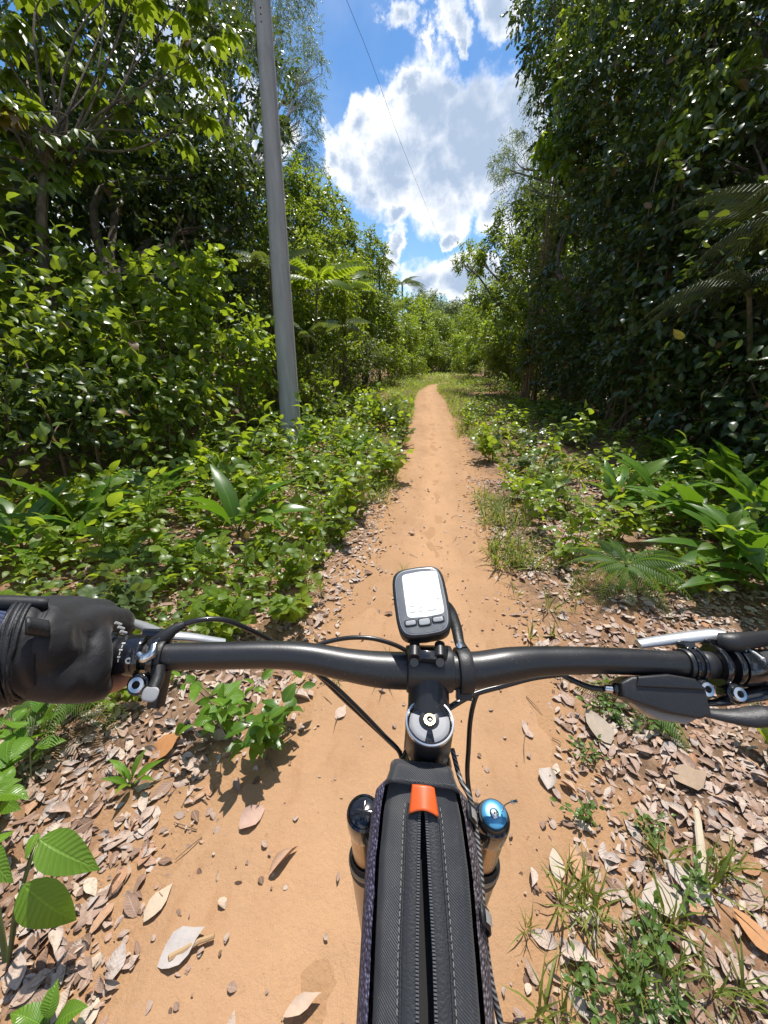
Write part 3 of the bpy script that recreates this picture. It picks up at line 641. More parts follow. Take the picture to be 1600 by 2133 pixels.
# ------------------------------------------------------------------ palmate sapling at upper left
def palmate_tree():
    rng = np.random.default_rng(71); bx, by, _ = G(95, 985); bx, by = P(95, 600, 4.3)[:2]; bz = float(gz(bx, by))
    root = empty('palmate_leaved_tree', (bx, by, bz), 'slim tree with big fingered bright green leaves at the upper left', 'tree')
    g = Geo(); k1 = P(95, 560, 4.2); k2 = P(100, 300, 4.1)
    g.tube([(bx, by, bz - .1), k1, k2], [0.06, 0.05, 0.045], 9, sub=6)
    tips = [(rng.uniform(-40, 455), rng.uniform(-90, 300), rng.uniform(3.7, 5.2)) for _ in range(28)] + [(20, 330, 3.9), (60, 400, 4.0), (190, 340, 4.2), (10, 240, 3.8)]
    PT = palmate_tmpl(8, L_HI); B = Bunch(); pp, dd, nn, sc = [], [], [], []
    for (x, y, d) in tips:
        e = P(x, y, d); mid = k2 + (e - k2) * 0.5 + [0, 0, -0.06]
        mid = mid + rng.normal(size=3) * 0.12; g.tube([k2 + (k1 - k2) * rng.uniform(-.1, .45), mid, e], [0.017, 0.011, 0.004], 6, sub=5)
        for j in range(6):
            a = rng.normal(size=3); a[2] = abs(a[2]) * 0.3 - 0.1; a = unit(a); L = rng.uniform(0.12, 0.42)
            g.tube([e, e + a * L], [0.004, 0.003], 4)
            pp.append(e + a * L); dd.append(a * [1, 1, 0.4] + [0, 0, -0.25]); nn.append(rng.normal(size=3) * 0.35 + [0, 0, 1]); sc.append(rng.uniform(0.22, 0.42))
    part('trunk', g, m_bark, root)
    B.inst(PT, frames(np.array(dd), np.array(nn), np.array(sc)), np.array(pp), rng.random(len(pp)))
    link('crown', B.mesh('crown', (bx, by, bz)), root, M_MIDG)
palmate_tree()

# pinnate-leaved saplings and palms
def frond_plant(name, basept, crownpt, n, L, T, m, label, cat, group=None, spread=1.0, up=0.6, seed=1, r0=0.03, parts='frond', face=None):
    rng = np.random.default_rng(seed); b0 = np.asarray(basept, float); root = empty(name, tuple(b0), label, cat, group)
    c_ = np.asarray(crownpt, float)
    if np.linalg.norm(c_ - b0) > 0.05:
        part('trunk' if cat in ('tree', 'palm') else 'stem', Geo().tube([b0 - [0, 0, .05], (b0 + c_) / 2 + rng.normal(size=3) * [0.04, 0.04, 0], c_], [r0 * 1.2, r0, r0 * 0.8], 8, sub=6), m_bark if r0 > 0.02 else M_STEM, root)
    B = Bunch(); B.inst(T, np.eye(3)[None], np.zeros((1, 3)), [0.5]); me = B.mesh('frond'); me.materials.append(m)
    for i in range(n):
        a = 2 * np.pi * (i + rng.uniform(-.3, .3)) / n
        if face is not None: a = face + (i / max(1, n - 1) - 0.5) * spread * 2 + rng.uniform(-.1, .1)
        e = up + rng.uniform(-0.35, 0.35); d = np.array([math.cos(a) * math.cos(e), math.sin(a) * math.cos(e), math.sin(e)])
        F_ = frames(d[None], np.array([[0, 0, 1.0]]) + rng.normal(size=(1, 3)) * 0.15, [1.0])[0]
        o = bpy.data.objects.new(parts, me); COL.objects.link(o); o.parent = root
        o.matrix_basis = Matrix.LocRotScale(Vector(c_ - b0 + rng.normal(size=3) * 0.01), Matrix(F_.tolist()).to_quaternion(), Vector((1, 1, 1)) * L * rng.uniform(0.75, 1.15))
    return root
FR_PALM = frond_tmpl(22, 0.36, L_LANCE, 0.75, 1.5, 0.5, 0.9, wd=0.22)
FR_PIN = frond_tmpl(13, 0.27, L_MID, 0.45, 0.9, 0.6, 0.5, wd=0.9)
FR_FERN = frond_tmpl(24, 0.27, L_LANCE, 0.7, 0.5, 0.5, 0.5, wd=0.45)
def gp(px, py): 
    p = G(px, py); return np.array([p[0], p[1], float(gz(p[0], p[1]))])
def under(p): return np.array([p[0], p[1], float(gz(p[0], p[1]))])
c_ = P(1650, 450, 3.1); frond_plant('palm', under(c_ + [1.0, 0.5, 0]), c_, 13, 0.95, FR_PALM, M_PALM, 'dark feathery palm with arching fronds at the right edge', 'palm', None, up=0.35, seed=11, r0=0.03)
c_ = P(1560, 600, 3.5); frond_plant('palm', under(c_ + [1.1, 0.6, 0]), c_, 10, 0.8, FR_PALM, M_PALM, 'smaller shaded palm left of the feathery palm', 'palm', None, up=0.3, seed=12, r0=0.025)
c_ = P(838, 595, 24); frond_plant('palm', under(c_), c_, 10, 1.5, FR_PALM, M_GREY, 'distant palm crown poking above the left treeline by the bend', 'palm', None, up=0.7, seed=13, r0=0.06)
c_ = P(790, 545, 15.5); frond_plant('palm', under(c_), c_, 11, 0.9, FR_PALM, M_PALM, 'dark drooping palm crown on the left skyline', 'palm', None, up=0.35, seed=14, r0=0.05)
PG = 'saplings with feather-shaped leaves right of the pole'
for i, (x, y, d, n, L, lab) in enumerate([(560, 560, 6.2, 9, 0.85, 'feather-leaved sapling half behind the pole'), (660, 590, 7.0, 9, 0.9, 'feather-leaved sapling just right of the pole at mid height'), (640, 700, 6.6, 8, 0.75, 'lowest feather-leaved sapling right of the pole'),
                                          (720, 600, 9.0, 9, 1.0, 'feather-leaved sapling farther right, against the treeline'), (700, 680, 8.4, 8, 0.8, 'grey-green feather-leaved sapling above the left verge')]):
    c_ = P(x, y, d); frond_plant('pinnate_sapling', under(c_ + [-0.2, 0.1, 0]), c_, n, L, FR_PIN, M_GREY if i % 2 == 0 else M_LIME, lab, 'sapling', PG, up=0.45, seed=30 + i, r0=0.022)

# ------------------------------------------------------------------ utility pole and wire
m_conc, t, b = mat('weathered_concrete'); v = t.obj()
st = t.new('ShaderNodeMapping'); st.inputs['Scale'].default_value = (1, 1, 0.12); t.put(st.inputs[0], v)
n1 = t.noise(st.outputs[0], 18, 6, 0.6); n2 = t.noise(v, 120, 4, 0.6); n3 = t.noise(v, 2.0, 4)
c = t.ramp(n1, [(0.3, (0.36, 0.365, 0.37)), (0.6, (0.47, 0.475, 0.48)), (0.8, (0.56, 0.56, 0.555))]); c = t.mix(t.math('MULTIPLY', t.smooth(n2, 0.55, 0.75), 0.4), c, (0.20, 0.19, 0.18))
c = t.mix(t.math('MULTIPLY', t.smooth(n3, 0.55, 0.75), 0.3), c, (0.22, 0.20, 0.17))
t.put(b.inputs['Base Color'], c); b.inputs['Roughness'].default_value = 0.9; t.put(b.inputs['Normal'], t.bump(n2, 0.35, 0.006))
pb = P(604, 860, 5.4); pt = P(547, 0, 4.0)
axis_ = pt - pb; base_ = pb - axis_ * ((pb[2] - float(gz(pb[0], pb[1]))) / axis_[2]) - axis_ * 0.02
pole = empty('utility_pole', tuple(base_), 'tall tapering grey concrete utility pole left of the track', 'pole')
topp = pt + axis_ * 0.9; ts_ = np.linspace(0, 1, 30); pp_ = base_ + (topp - base_) * ts_[:, None]
rr_ = np.interp(pp_[:, 2], [base_[2], pb[2], pt[2], topp[2]], [0.150, 0.139, 0.083, 0.066])
shaft = part('shaft', Geo().tube(pp_, rr_, 28), m_conc, pole)
m_black = simple('dark_hole', (0.02, 0.02, 0.02), 0.9)
for py in (12, 24, 38):
    e = P(541, py, 3.93 + py * 0.0006); toc = unit(CAM - e); 
    ax_c = base_ + axis_ * ((e[2] - base_[2]) / axis_[2]); out = unit((e - ax_c) * [1, 1, 0]); rr0 = np.interp(e[2], [pb[2], pt[2]], [0.139, 0.083])
    nrm = unit(out * [1, 1, 0]); q0 = ax_c + nrm * rr0
    part('bolt_hole', Geo().lathe([(0.0, 0.002), (0.007, 0.002), (0.009, -0.004)], q0, nrm, 10), m_black, pole)
    del q0
w_pts = [G(x, y, 7.6) for x, y in ((560, -400), (640, -200), (722, 0), (778, 140), (830, 285), (880, 410), (930, 535), (948, 580))]
wire = part('power_line', Geo().tube(w_pts, 0.0045, 6, sub=6), simple('cable_black', (0.10, 0.10, 0.11), 0.6), None)
tag(wire, 'thin dark power line crossing the sky above the track', 'wire')

# ------------------------------------------------------------------ low plants
def tube_into(B, pts, r, n=4):
    g = Geo().tube(pts, r, n, caps=False, sub=3); V = np.concatenate(g.V); B.V.append(V); B.q.append(np.concatenate(g.q) + B.n); B.n += len(V); B.U.append(np.tile([0.0, 0.5, 0.15], (len(V), 1)))
def herb(seed, h=0.32, nst=5, leaf=0.065, T=L_ROUND, spread=0.6, per=7, tri=False, aspect=1.0):
    """several leaning stems with alternate leaves; returns stem Geo and leaf Bunch"""
    rng = np.random.default_rng(seed); g = Geo(); B = Bunch(); TR = lobed_compound(T)
    for s_ in range(nst):
        a = rng.uniform(0, 2 * np.pi); ln = h * rng.uniform(0.6, 1.15); lean = spread * rng.uniform(0.3, 1.0)
        d = np.array([math.cos(a) * lean, math.sin(a) * lean, 1.0]); b0 = np.array([rng.normal() * 0.02, rng.normal() * 0.02, -0.01])
        p1 = b0 + d * ln * 0.5; p2 = p1 + (d * [1.5, 1.5, 0.75]) * ln * 0.45
        pts, rr_ = smooth_path([b0, p1, p2], [0.0035, 0.0026, 0.0012], 5); g.tube(pts, rr_, 4, caps=False)
        ts = np.linspace(0.28, 1.0, per); ip = np.stack([np.interp(ts, np.linspace(0, 1, len(pts)), pts[:, i]) for i in range(3)], 1)
        ang = a + np.arange(per) * 2.4 + rng.uniform(-.4, .4, per); ld_ = np.stack([np.cos(ang), np.sin(ang), rng.uniform(-0.05, 0.5, per)], 1); ld_[-1] = d * [1, 1, 0.3]
        nr = rng.normal(size=(per, 3)) * 0.48 + [0, 0, 1]; lf = leaf * rng.uniform(0.7, 1.2, per)
        if tri: B.inst(TR, frames(ld_, nr, lf * 1.8), ip, rng.random(per) * 0.5 + 0.3 * s_ / nst)
        else: B.leaves(T, ip + ld_ * 0.012, ld_, nr, lf, lf * aspect, rng.random(per) * 0.6 + 0.3 * s_ / nst)
    return g, B
def strap_leafset(seed, n=9, L=0.34):
    rng = np.random.default_rng(seed); out = []
    for i in range(n):
        a = i * 2.4 + rng.uniform(-.3, .3); e = rng.uniform(0.35, 1.2); d = np.array([math.cos(a) * math.cos(e), math.sin(a) * math.cos(e), math.sin(e)])
        out.append((np.array([math.cos(a), math.sin(a), 0]) * 0.012 + [0, 0, rng.uniform(0.0, 0.10)], d, L * rng.uniform(0.65, 1.15)))
    return out
def tuft(seed, n=34, L=0.2, spread=0.6):
    rng = np.random.default_rng(seed); B = Bunch(); a = rng.uniform(0, 2 * np.pi, n); e = np.pi / 2 - np.abs(rng.normal(size=n)) * spread
    d = np.stack([np.cos(a) * np.cos(e), np.sin(a) * np.cos(e), np.sin(e)], 1); p = np.stack([np.cos(a), np.sin(a), 0 * a], 1) * rng.uniform(0, 0.03, (n, 1)); ln = L * rng.uniform(0.5, 1.2, n)
    B.leaves(L_GRASS, p, d, rng.normal(size=(n, 3)) * 0.3 + [0, 0, 1.0], ln, ln * 1.0 + 0.06, rng.random(n)); return B
def proto(kind, i):
    if kind == 'herb': g, B = herb(200 + i, 0.30, 6, 0.062, L_ROUND, 0.65, 8, i % 2 == 0)
    elif kind == 'oval': g, B = herb(230 + i, 0.30, 6, 0.085, L_HI, 0.7, 8)
    elif kind == 'sapling': g, B = herb(260 + i, 0.62, 2, 0.10, L_HI, 0.25, 12)
    elif kind == 'weed': g, B = herb(290 + i, 0.13, 6, 0.035, L_MID, 0.9, 7)
    return g.mesh('stem'), B.mesh('leaves')
PROTO = {}
def low_plant(kind, i, x, y, sc, rz, label, cat, group, m, name):
    key = (kind, i, m.name)
    if key not in PROTO:
        sm, lm = proto(kind, i); sm.materials.append(M_STEM); lm.materials.append(m); PROTO[key] = (sm, lm)
    sm, lm = PROTO[key]; root = empty(name, (x, y, float(top(x, y))), label, cat, group); root.rotation_euler = (0, 0, rz); root.scale = (sc, sc, sc)
    link('stem', sm, root); link('leaves', lm, root); return root
LEAFM = {}
def strap_plant(i, x, y, sc, rz, label, group, m=None, n=9, L=0.34, T=L_STRAP, name='ginger_plant', cat='plant'):
    m = m or M_STRAP
    key = (id(T), m.name)
    if key not in LEAFM:
        LEAFM[key] = []
        for v_ in range(5):
            B = Bunch(); B.leaves(T, np.zeros((1, 3)), np.array([[0, 1.0, 0]]), np.array([[0, 0, 1.0]]), 1.0, 1.0, [0.12 + 0.19 * v_]); me = B.mesh('leaf'); me.materials.append(m); LEAFM[key].append(me)
    root = empty(name, (x, y, float(top(x, y))), label, cat, group); root.rotation_euler = (0, 0, rz); root.scale = (sc,) * 3
    g = Geo(); rng = np.random.default_rng(400 + i)
    for j, (p0, d, ln) in enumerate(strap_leafset(300 + i, n, L)):
        F_ = frames(d[None], np.array([[0, 0, 1.0]]) + rng.normal(size=(1, 3)) * 0.2, [1.0])[0]
        o = bpy.data.objects.new('leaf', LEAFM[key][(i + j) % 5]); COL.objects.link(o); o.parent = root
        o.matrix_basis = Matrix.LocRotScale(Vector(p0 + d * ln * 0.12), Matrix(F_.tolist()).to_quaternion(), Vector((ln, ln, ln)))
        g.tube([(0, 0, -0.01), p0, p0 + d * ln * 0.14], [0.006, 0.005, 0.003], 5, caps=False)
    me = g.mesh('stem'); me.materials.append(M_STEM); link('stem', me, root)
    return root
TUFTS = [tuft(500 + i, 9 + 3 * i, 0.22, 0.45 + 0.05 * i).mesh('grass_tuft') for i in range(4)]
for me in TUFTS: me.materials.append(M_GRASS)
def grass_tuft(i, x, y, sc, rz, label, group):
    o = link('grass_tuft', TUFTS[i % 4], None, None, (x, y, float(top(x, y)))); o.rotation_euler = (0, 0, rz); o.scale = (sc,) * 3
    tag(o, label, 'grass tuft', group); return o

rng = np.random.default_rng(9)
taken = []
# singled-out plants -------------------------------------------------------
def at(px, py, **k): p = gp(px, py); return p[0], p[1]
GL, GR = 'strap-leaved ginger plants in the left undergrowth', 'strap-leaved ginger plants in the right undergrowth'
for i, (px, py, sc, lab) in enumerate([(190, 1150, 1.0, 'ginger clump at far left with broad blades, above the glove'), (330, 1080, 1.0, 'ginger clump in the middle of the left undergrowth'), (500, 1130, 0.95, 'ginger clump with upright glossy blades, nearest the path on the left'),
        (620, 960, 0.9, 'ginger clump beyond the round-leaved herbs, level with the pole foot'), (740, 960, 0.9, 'small ginger clump close to the left path edge'), (60, 1180, 1.0, 'ginger clump cut by the left picture edge')]):
    x, y = at(px, py); strap_plant(i, x, y, sc, rng.uniform(0, 6), lab, GL, n=10, L=0.52); taken.append((x, y))
for i, (px, py, sc, lab) in enumerate([(1440, 1130, 1.25, 'tallest ginger clump, left half of the dense right-hand patch'), (1560, 1150, 1.35, 'ginger clump at the right edge above the shifter'), (1500, 1060, 1.2, 'ginger clump at the back of the right-hand patch'), (1360, 1080, 1.0, 'ginger clump on the path side of the right-hand patch'),
        (1600, 1040, 1.3, 'ginger clump cut by the right picture edge'), (1420, 1020, 1.15, 'ginger clump behind the tallest one on the right'), (1530, 1220, 1.0, 'ginger clump in front of the right-hand patch, low'), (1280, 1060, 0.9, 'ginger clump nearest the path on the right'), (1590, 1260, 1.0, 'low ginger clump at the right edge, nearest the handlebar'), (1490, 900, 1.3, 'shaded ginger clump below the right-hand trees'), (1330, 880, 1.0, 'small shaded ginger clump deep on the right bank'), (1540, 860, 1.4, 'dark ginger clump under the palm')]):
    x, y = at(px, py); strap_plant(20 + i, x, y, sc, rng.uniform(0, 6), lab, GR, n=13, L=0.50); taken.append((x, y))
x, y = at(1290, 1235); frond_plant('fern', (x, y, float(gz(x, y))), (x, y, float(gz(x, y)) + 0.15), 20, 0.33, FR_FERN, M_FERN, 'bushy fern with fine feathery fronds right of the path', 'fern', 'ferns beside the path', up=0.5, seed=51, r0=0.006)
x, y = at(165, 1500); frond_plant('fern', (x, y, float(gz(x, y))), (x, y, float(gz(x, y)) + 0.12), 13, 0.28, FR_FERN, M_FERN, 'fern with comb-like fronds just below the gloved hand', 'fern', 'ferns beside the path', up=0.45, seed=52, r0=0.006)
x, y = at(290, 1215); frond_plant('fern', (x, y, float(gz(x, y))), (x, y, float(gz(x, y)) + 0.12), 10, 0.28, FR_FERN, M_FERN, 'soft fern behind the left brake lever', 'fern', 'ferns beside the path', up=0.6, seed=53, r0=0.006)
x, y = at(1330, 1480); frond_plant('fern', (x, y, float(gz(x, y))), (x, y, float(gz(x, y)) + 0.06), 6, 0.22, FR_FERN, M_FERN, 'small fern peeping out below the shifter on the right', 'fern', 'ferns beside the path', up=0.3, seed=54, r0=0.006)
for q_ in range(3): x, y = at(1140 + 16 * q_, 1005 + 8 * (q_ % 3)); o = grass_tuft(q_, x, y, 1.4, 0.4, 'tall wispy grass tuft beside the path on the right', 'grass tufts')
x, y = at(560, 1560); low_plant('oval', 0, x, y, 0.85, 1.0, 'leafy seedling clump under the left half of the handlebar', 'plant', None, M_STRAP, 'seedling_clump')
x, y = at(470, 1520); low_plant('oval', 1, x, y, 0.8, 2.0, 'smaller seedling clump left of the one under the handlebar', 'plant', None, M_NEAR, 'seedling_clump')
x, y = at(600, 1290); low_plant('herb', 2, x, y, 0.8, 2.0, 'bright round-leaved herb peeking over the left handlebar', 'plant', None, M_LIME, 'herb')
x, y = at(275, 1640); strap_plant(41, x, y, 0.26, 0.5, 'small narrow-leaved seedling in the litter below the glove', None, M_NEAR, 7, 0.36, L_STRAP, 'seedling')
x, y = at(40, 1660); low_plant('oval', 2, x, y, 1.0, 0.3, 'shiny-leaved seedling at the left edge below the fern', 'plant', None, M_NEAR, 'seedling')
# near seedling with big leaves, lower left
def big_seedling():
    b0 = gp(20, 2010); root = empty('seedling', tuple(b0), 'seedling with large bright heart-shaped leaves at the lower left edge', 'plant')
    rng = np.random.default_rng(88); g = Geo()
    T = leaf_tmpl([.06, .15, .27, .4, .54, .68, .8, .9, .96], [.12, .21, .265, .275, .245, .185, .12, .06, .025], 0.16, 0.24, wav=0.10)
    spec = [((82, 1748, 0.86), (190, 1812, 0.84), 0.15), ((48, 1842, 0.84), (152, 1935, 0.86), 0.1), ((80, 1735, 0.9), (50, 1785, 0.86), 0.3), ((-25, 1765, 0.86), (8, 1840, 0.82), 0.3), ((-15, 1765, 0.9), (28, 1722, 0.95), 0.2)]
    for i, (a, e, ti) in enumerate(spec):
        A_ = P(*a); E_ = P(*e); d = E_ - A_; L = np.linalg.norm(d) * 1.1
        B = Bunch(); B.leaves(T, A_[None], d[None] / L, np.array([[0.05, -0.30 - ti, 1.0]]), [L], [L * 0.9], [0.3 + 0.1 * i])
        link('leaf', B.mesh('leaf', b0), root, M_NEAR)
        g.tube([b0 + rng.normal(size=3) * 0.004, b0 + (A_ - b0) * 0.6 + [0, 0, 0.02], A_], [0.0035, 0.0028, 0.002], 6, sub=5)
    part('stem', g, M_STEM, root)
big_seedling()
x, y = at(105, 2150); strap_plant(43, x, y, 0.34, 2.2, 'young plant with pointed green leaves at the bottom left corner', None, M_NEAR, 6, 0.24, L_HI, 'seedling')
x, y = at(1590, 1590); strap_plant(44, x, y, 0.5, 2.2, 'single yellow-green leaf sprig at the right edge below the shifter', None, M_LIME, 3, 0.3, L_HI, 'seedling')

# scattered low plants -----------------------------------------------------
KINDS = [('herb', M_LIME, 'yellow-green round-leaved herb', 'herb'), ('oval', M_LIME, 'oval-leaved plant', 'low_plant'), ('sapling', M_LIME, 'thin sapling', 'sapling'), ('herb', M_GREY, 'grey-green herb', 'herb')]
for tp in ((1290, 1235), (1250, 1230), (1330, 1230), (165, 1500), (290, 1215), (560, 1560), (600, 1290), (470, 1520), (1290, 1190)): taken.append(at(*tp))
def scatter(side, n, yr, dist, kinds, seed, scl=(0.75, 1.25), mind=0.16):
    rng = np.random.default_rng(seed); made = 0; tries = 0
    while made < n and tries < n * 40:
        tries += 1; y = yr[0] + (yr[1] - yr[0]) * rng.random() ** 1.6; l, r = edges(y)
        d0 = np.interp(y, [0.3, 0.8, 1.4, 2.2, 4, 9], dist[0]); dd_ = d0 + (dist[1] - d0) * rng.random() ** 1.2
        x = l - dd_ if side < 0 else r + dd_
        px, py, dp = project((x, y, 0.15))
        if dp < 0.2 or not (-120 < px < 1720) or py > 2200: continue
        if any((x - a) ** 2 + (y - b_) ** 2 < (mind * (1 + 0.12 * y)) ** 2 for a, b_ in taken): continue
        taken.append((x, y)); k = kinds[rng.integers(len(kinds))]; kd, m, lab, nm = KINDS[k]
        sd = 'left' if side < 0 else 'right'; sc0 = rng.uniform(*scl)
        size = 'large ' if sc0 > 1.1 else ('small ' if sc0 < 0.88 else '')
        zone = 'hard by the path edge' if dd_ - d0 < 0.35 else ('a step in from the path' if dd_ - d0 < 1.0 else 'deep in the bank')
        dist_ = 'just beyond the handlebar' if y < 2.0 else ('nearer than the pole' if y < 3.6 else ('level with the pole' if y < 5.6 else 'well beyond the pole'))
        low_plant(kd, int(rng.integers(4)), x, y, sc0 * np.interp(y, [1, 3, 9], [0.72, 0.98, 1.25]), rng.uniform(0, 6.3), f'{size}{lab}, {sd} bank, {zone}, {dist_}', 'plant', f'plants scattered {sd} of the path', m, nm); made += 1
scatter(-1, 165, (1.0, 9.0), ([0.9, 0.75, 0.42, 0.28, 0.22, 0.12], 2.6), [0, 0, 0, 1, 1, 3, 2, 2], 61, (0.55, 1.55))
scatter(1, 85, (1.9, 9.0), ([2.0, 1.6, 1.0, 0.45, 0.40, 0.12], 2.6), [1, 1, 0, 3, 2], 62)
# weeds and tufts by the near path edges
rngw = np.random.default_rng(63)
for i in range(13):
    px, py = rngw.uniform(1130, 1590), rngw.uniform(1470, 2120); x, y = at(px, py)
    low_plant('weed', i % 4, x, y, rngw.uniform(0.4, 0.8), rngw.uniform(0, 6), 'tiny weed in the dry leaves ' + ('below the shifter' if py < 1700 else ('level with the blue fork dial' if py < 1850 else 'low at the right')) + (', close to the path' if px < 1280 else (', midway out' if px < 1440 else ', by the picture edge')), 'weed', 'tiny weeds in the litter on the right', M_FERN, 'weed')
for i in range(26):
    px, py = rngw.uniform(1085, 1600), rngw.uniform(1800, 2130)
    if px < 1085 + (py - 1820) * 0.0: continue
    x, y = at(px, py); grass_tuft(i, x, y, rngw.uniform(0.3, 0.6), rngw.uniform(0, 6), 'sparse grass tuft in the litter at the lower right, ' + ('near the bag' if px < 1220 else ('midway to the edge' if px < 1420 else 'by the picture edge')) + (', upper row' if py < 1910 else (', middle row' if py < 2020 else ', lowest row')), 'grass tufts at the lower right')
for i in range(24):
    px, py = (rngw.uniform(640, 840), rngw.uniform(950, 1480)) if i % 2 else (rngw.uniform(1020, 1250), rngw.uniform(960, 1400))
    x, y = at(px, py); grass_tuft(i, x, y, rngw.uniform(0.3, 0.7), rngw.uniform(0, 6), ('left' if i % 2 else 'right') + ' path-edge grass tuft, ' + ('near the handlebar' if py > 1250 else ('midway along' if py > 1080 else 'far along')) + ' the bare track', 'short grass tufts along the path edges')

# ground cover further away: a mass of small leaves nobody could count
def cover(side, n, yr, d0, d1, hmax, leaf, seed, T=L_MID):
    rng = np.random.default_rng(seed); y = yr[0] + (yr[1] - yr[0]) * rng.random(n) ** 1.3; l, r = edges(y)
    din = np.interp(y, [0.5, 1.2, 2, 4, 9, 18], d0); d = din + (d1 - din) * rng.random(n) ** 1.15
    x = np.where(side < 0, l - d, r + d); keep = fbm(x * 1.3 + 5, y * 1.3, 3) > -0.28; x, y, d, din = x[keep], y[keep], d[keep], din[keep]; n = len(x)
    h = hmax * np.clip((d - din) / 0.8, 0.12, 1) * (0.6 + fbm(x * 1.1, y * 1.1 + 40, 2)).clip(0.15, 1.2); z = gz(x, y) + h * rng.random(n) ** 0.7
    a = rng.uniform(0, 6.3, n); dd_ = np.stack([np.cos(a), np.sin(a), rng.uniform(-0.2, 0.6, n)], 1); ln = leaf * rng.uniform(0.6, 1.3, n) * (1 + 0.03 * y)
    B = Bunch(); p_ = np.stack([x, y, z], 1); N_ = rng.normal(size=(n, 3)) * 0.5 + [0, 0, 1]; R_ = rng.random(n); nr_ = y < 6
    for sel, TT in ((nr_, T), (~nr_, L_LO)): B.leaves(TT, p_[sel], dd_[sel], N_[sel], ln[sel], None, R_[sel])
    return B
for side, lab, args in ((-1, 'carpet of small green leaves under the plants left of the path', (26000, (1.1, 26), [1.0, 0.6, 0.34, 0.26, 0.10, 0.05], 3.2, 0.34, 0.05, 81)), (1, 'carpet of small green leaves under the plants right of the path', (22000, (2.0, 26), [2.0, 1.4, 0.8, 0.55, 0.15, 0.05], 3.2, 0.30, 0.05, 82))):
    o = link('undergrowth', cover(side, *args).mesh('undergrowth'), None, M_LIME); o['kind'] = 'stuff'; o['label'] = lab; o['category'] = 'undergrowth'
# grass along the verges
def verge(seed, n):
    rng = np.random.default_rng(seed); y = 2.2 + 22 * rng.random(n) ** 1.3; l, r = edges(y); sd = rng.random(n) < 0.5
    d = 0.06 + np.abs(rng.normal(size=n)) * (0.16 + 0.03 * y); x = np.where(sd, l - d, r + d); keep = (fbm(x * 1.5, y * 1.5, 3) > 0.05) | (y > 8); x, y = x[keep], y[keep]; n = len(x)
    a = rng.uniform(0, 6.3, n); e = np.pi / 2 - np.abs(rng.normal(size=n)) * 0.6; dv = np.stack([np.cos(a) * np.cos(e), np.sin(a) * np.cos(e), np.sin(e)], 1); ln = rng.uniform(0.06, 0.2, n) * (1 + 0.02 * y)
    return Bunch().leaves(L_GRASS, np.stack([x, y, gz(x, y)], 1), dv, rng.normal(size=(n, 3)) * 0.3 + [0, 0, 1.0], ln, ln + 0.08, rng.random(n))
o = link('grass', verge(83, 13000).mesh('grass'), None, M_GRASS); o['kind'] = 'stuff'; o['label'] = 'thin grass growing along both verges of the path'; o['category'] = 'grass'

# ------------------------------------------------------------------ leaf litter
m_lit, t, b = mat('dry_leaf')
at_ = t.new('ShaderNodeAttribute', attribute_name='luv', attribute_type='GEOMETRY'); sx = t.new('ShaderNodeSeparateXYZ'); t.put(sx.inputs[0], at_.outputs['Vector']); u, w, r = sx.outputs
info = t.new('ShaderNodeObjectInfo').outputs['Random']; rr = t.math('FRACT', t.math('ADD', r, t.math('MULTIPLY', info, 0.9)))
c = t.ramp(rr, [(0.0, (0.15, 0.09, 0.06)), (0.12, (0.27, 0.165, 0.115)), (0.30, (0.39, 0.275, 0.215)), (0.5, (0.47, 0.36, 0.295)), (0.68, (0.54, 0.445, 0.375)), (0.80, (0.42, 0.36, 0.33)), (0.90, (0.40, 0.20, 0.10)), (1.0, (0.58, 0.48, 0.38))])
n1 = t.noise(t.pos(), 70, 5, 0.65); c = t.mix(t.math('MULTIPLY', t.smooth(n1, 0.45, 0.7), 0.6), c, (0.20, 0.12, 0.08))
c = t.mix(t.math('MULTIPLY', t.smooth(t.math('ABSOLUTE', u), 0.12, 0.02), 0.4), c, (0.55, 0.42, 0.30))
wv_ = t.math('SINE', t.math('MULTIPLY', t.math('SUBTRACT', w, t.math('MULTIPLY', t.math('ABSOLUTE', u), 0.18)), 60.0))
t.put(b.inputs['Base Color'], c); b.inputs['Roughness'].default_value = 0.75; b.inputs['Specular IOR Level'].default_value = 0.3
t.put(b.inputs['Normal'], t.bump(t.math('ADD', t.math('MULTIPLY', wv_, 0.3), n1), 0.3, 0.003))
DRY = [leaf_tmpl([.08, .22, .4, .6, .8, .93], [.10, .20, .24, .21, .12, .05], f, dr, wav=wv, twist=tw) for f, dr, wv, tw in
       ((0.10, 0.06, 0.22, 0.15), (0.30, -0.12, 0.35, 0.4), (0.6, 0.10, 0.3, -0.4), (-0.2, -0.10, 0.45, 0.3), (1.1, -0.06, 0.15, 0.7))]
rng = np.random.default_rng(77)
N = 46000
lx = np.concatenate([rng.uniform(-2.2, 2.6, N), rng.uniform(-3, 3.2, 7000)]); ly = np.concatenate([0.25 + 4.0 * rng.random(N) ** 1.3, rng.uniform(4, 12, 7000)])
do = outside(lx, ly) * np.interp(ly, [0.3, 2, 5], [2.6, 1.6, 1.0]); pr = np.interp(do, [-0.4, -0.15, -0.02, 0.10, 0.3, 1.2, 2.4, 3], [0.003, 0.010, 0.05, 0.25, 0.70, 0.95, 0.6, 0.3])
pr = pr * (0.30 + 1.6 * (fbm(lx * 2.6, ly * 2.2 + 9, 3) + 0.35)).clip(0.10, 1)
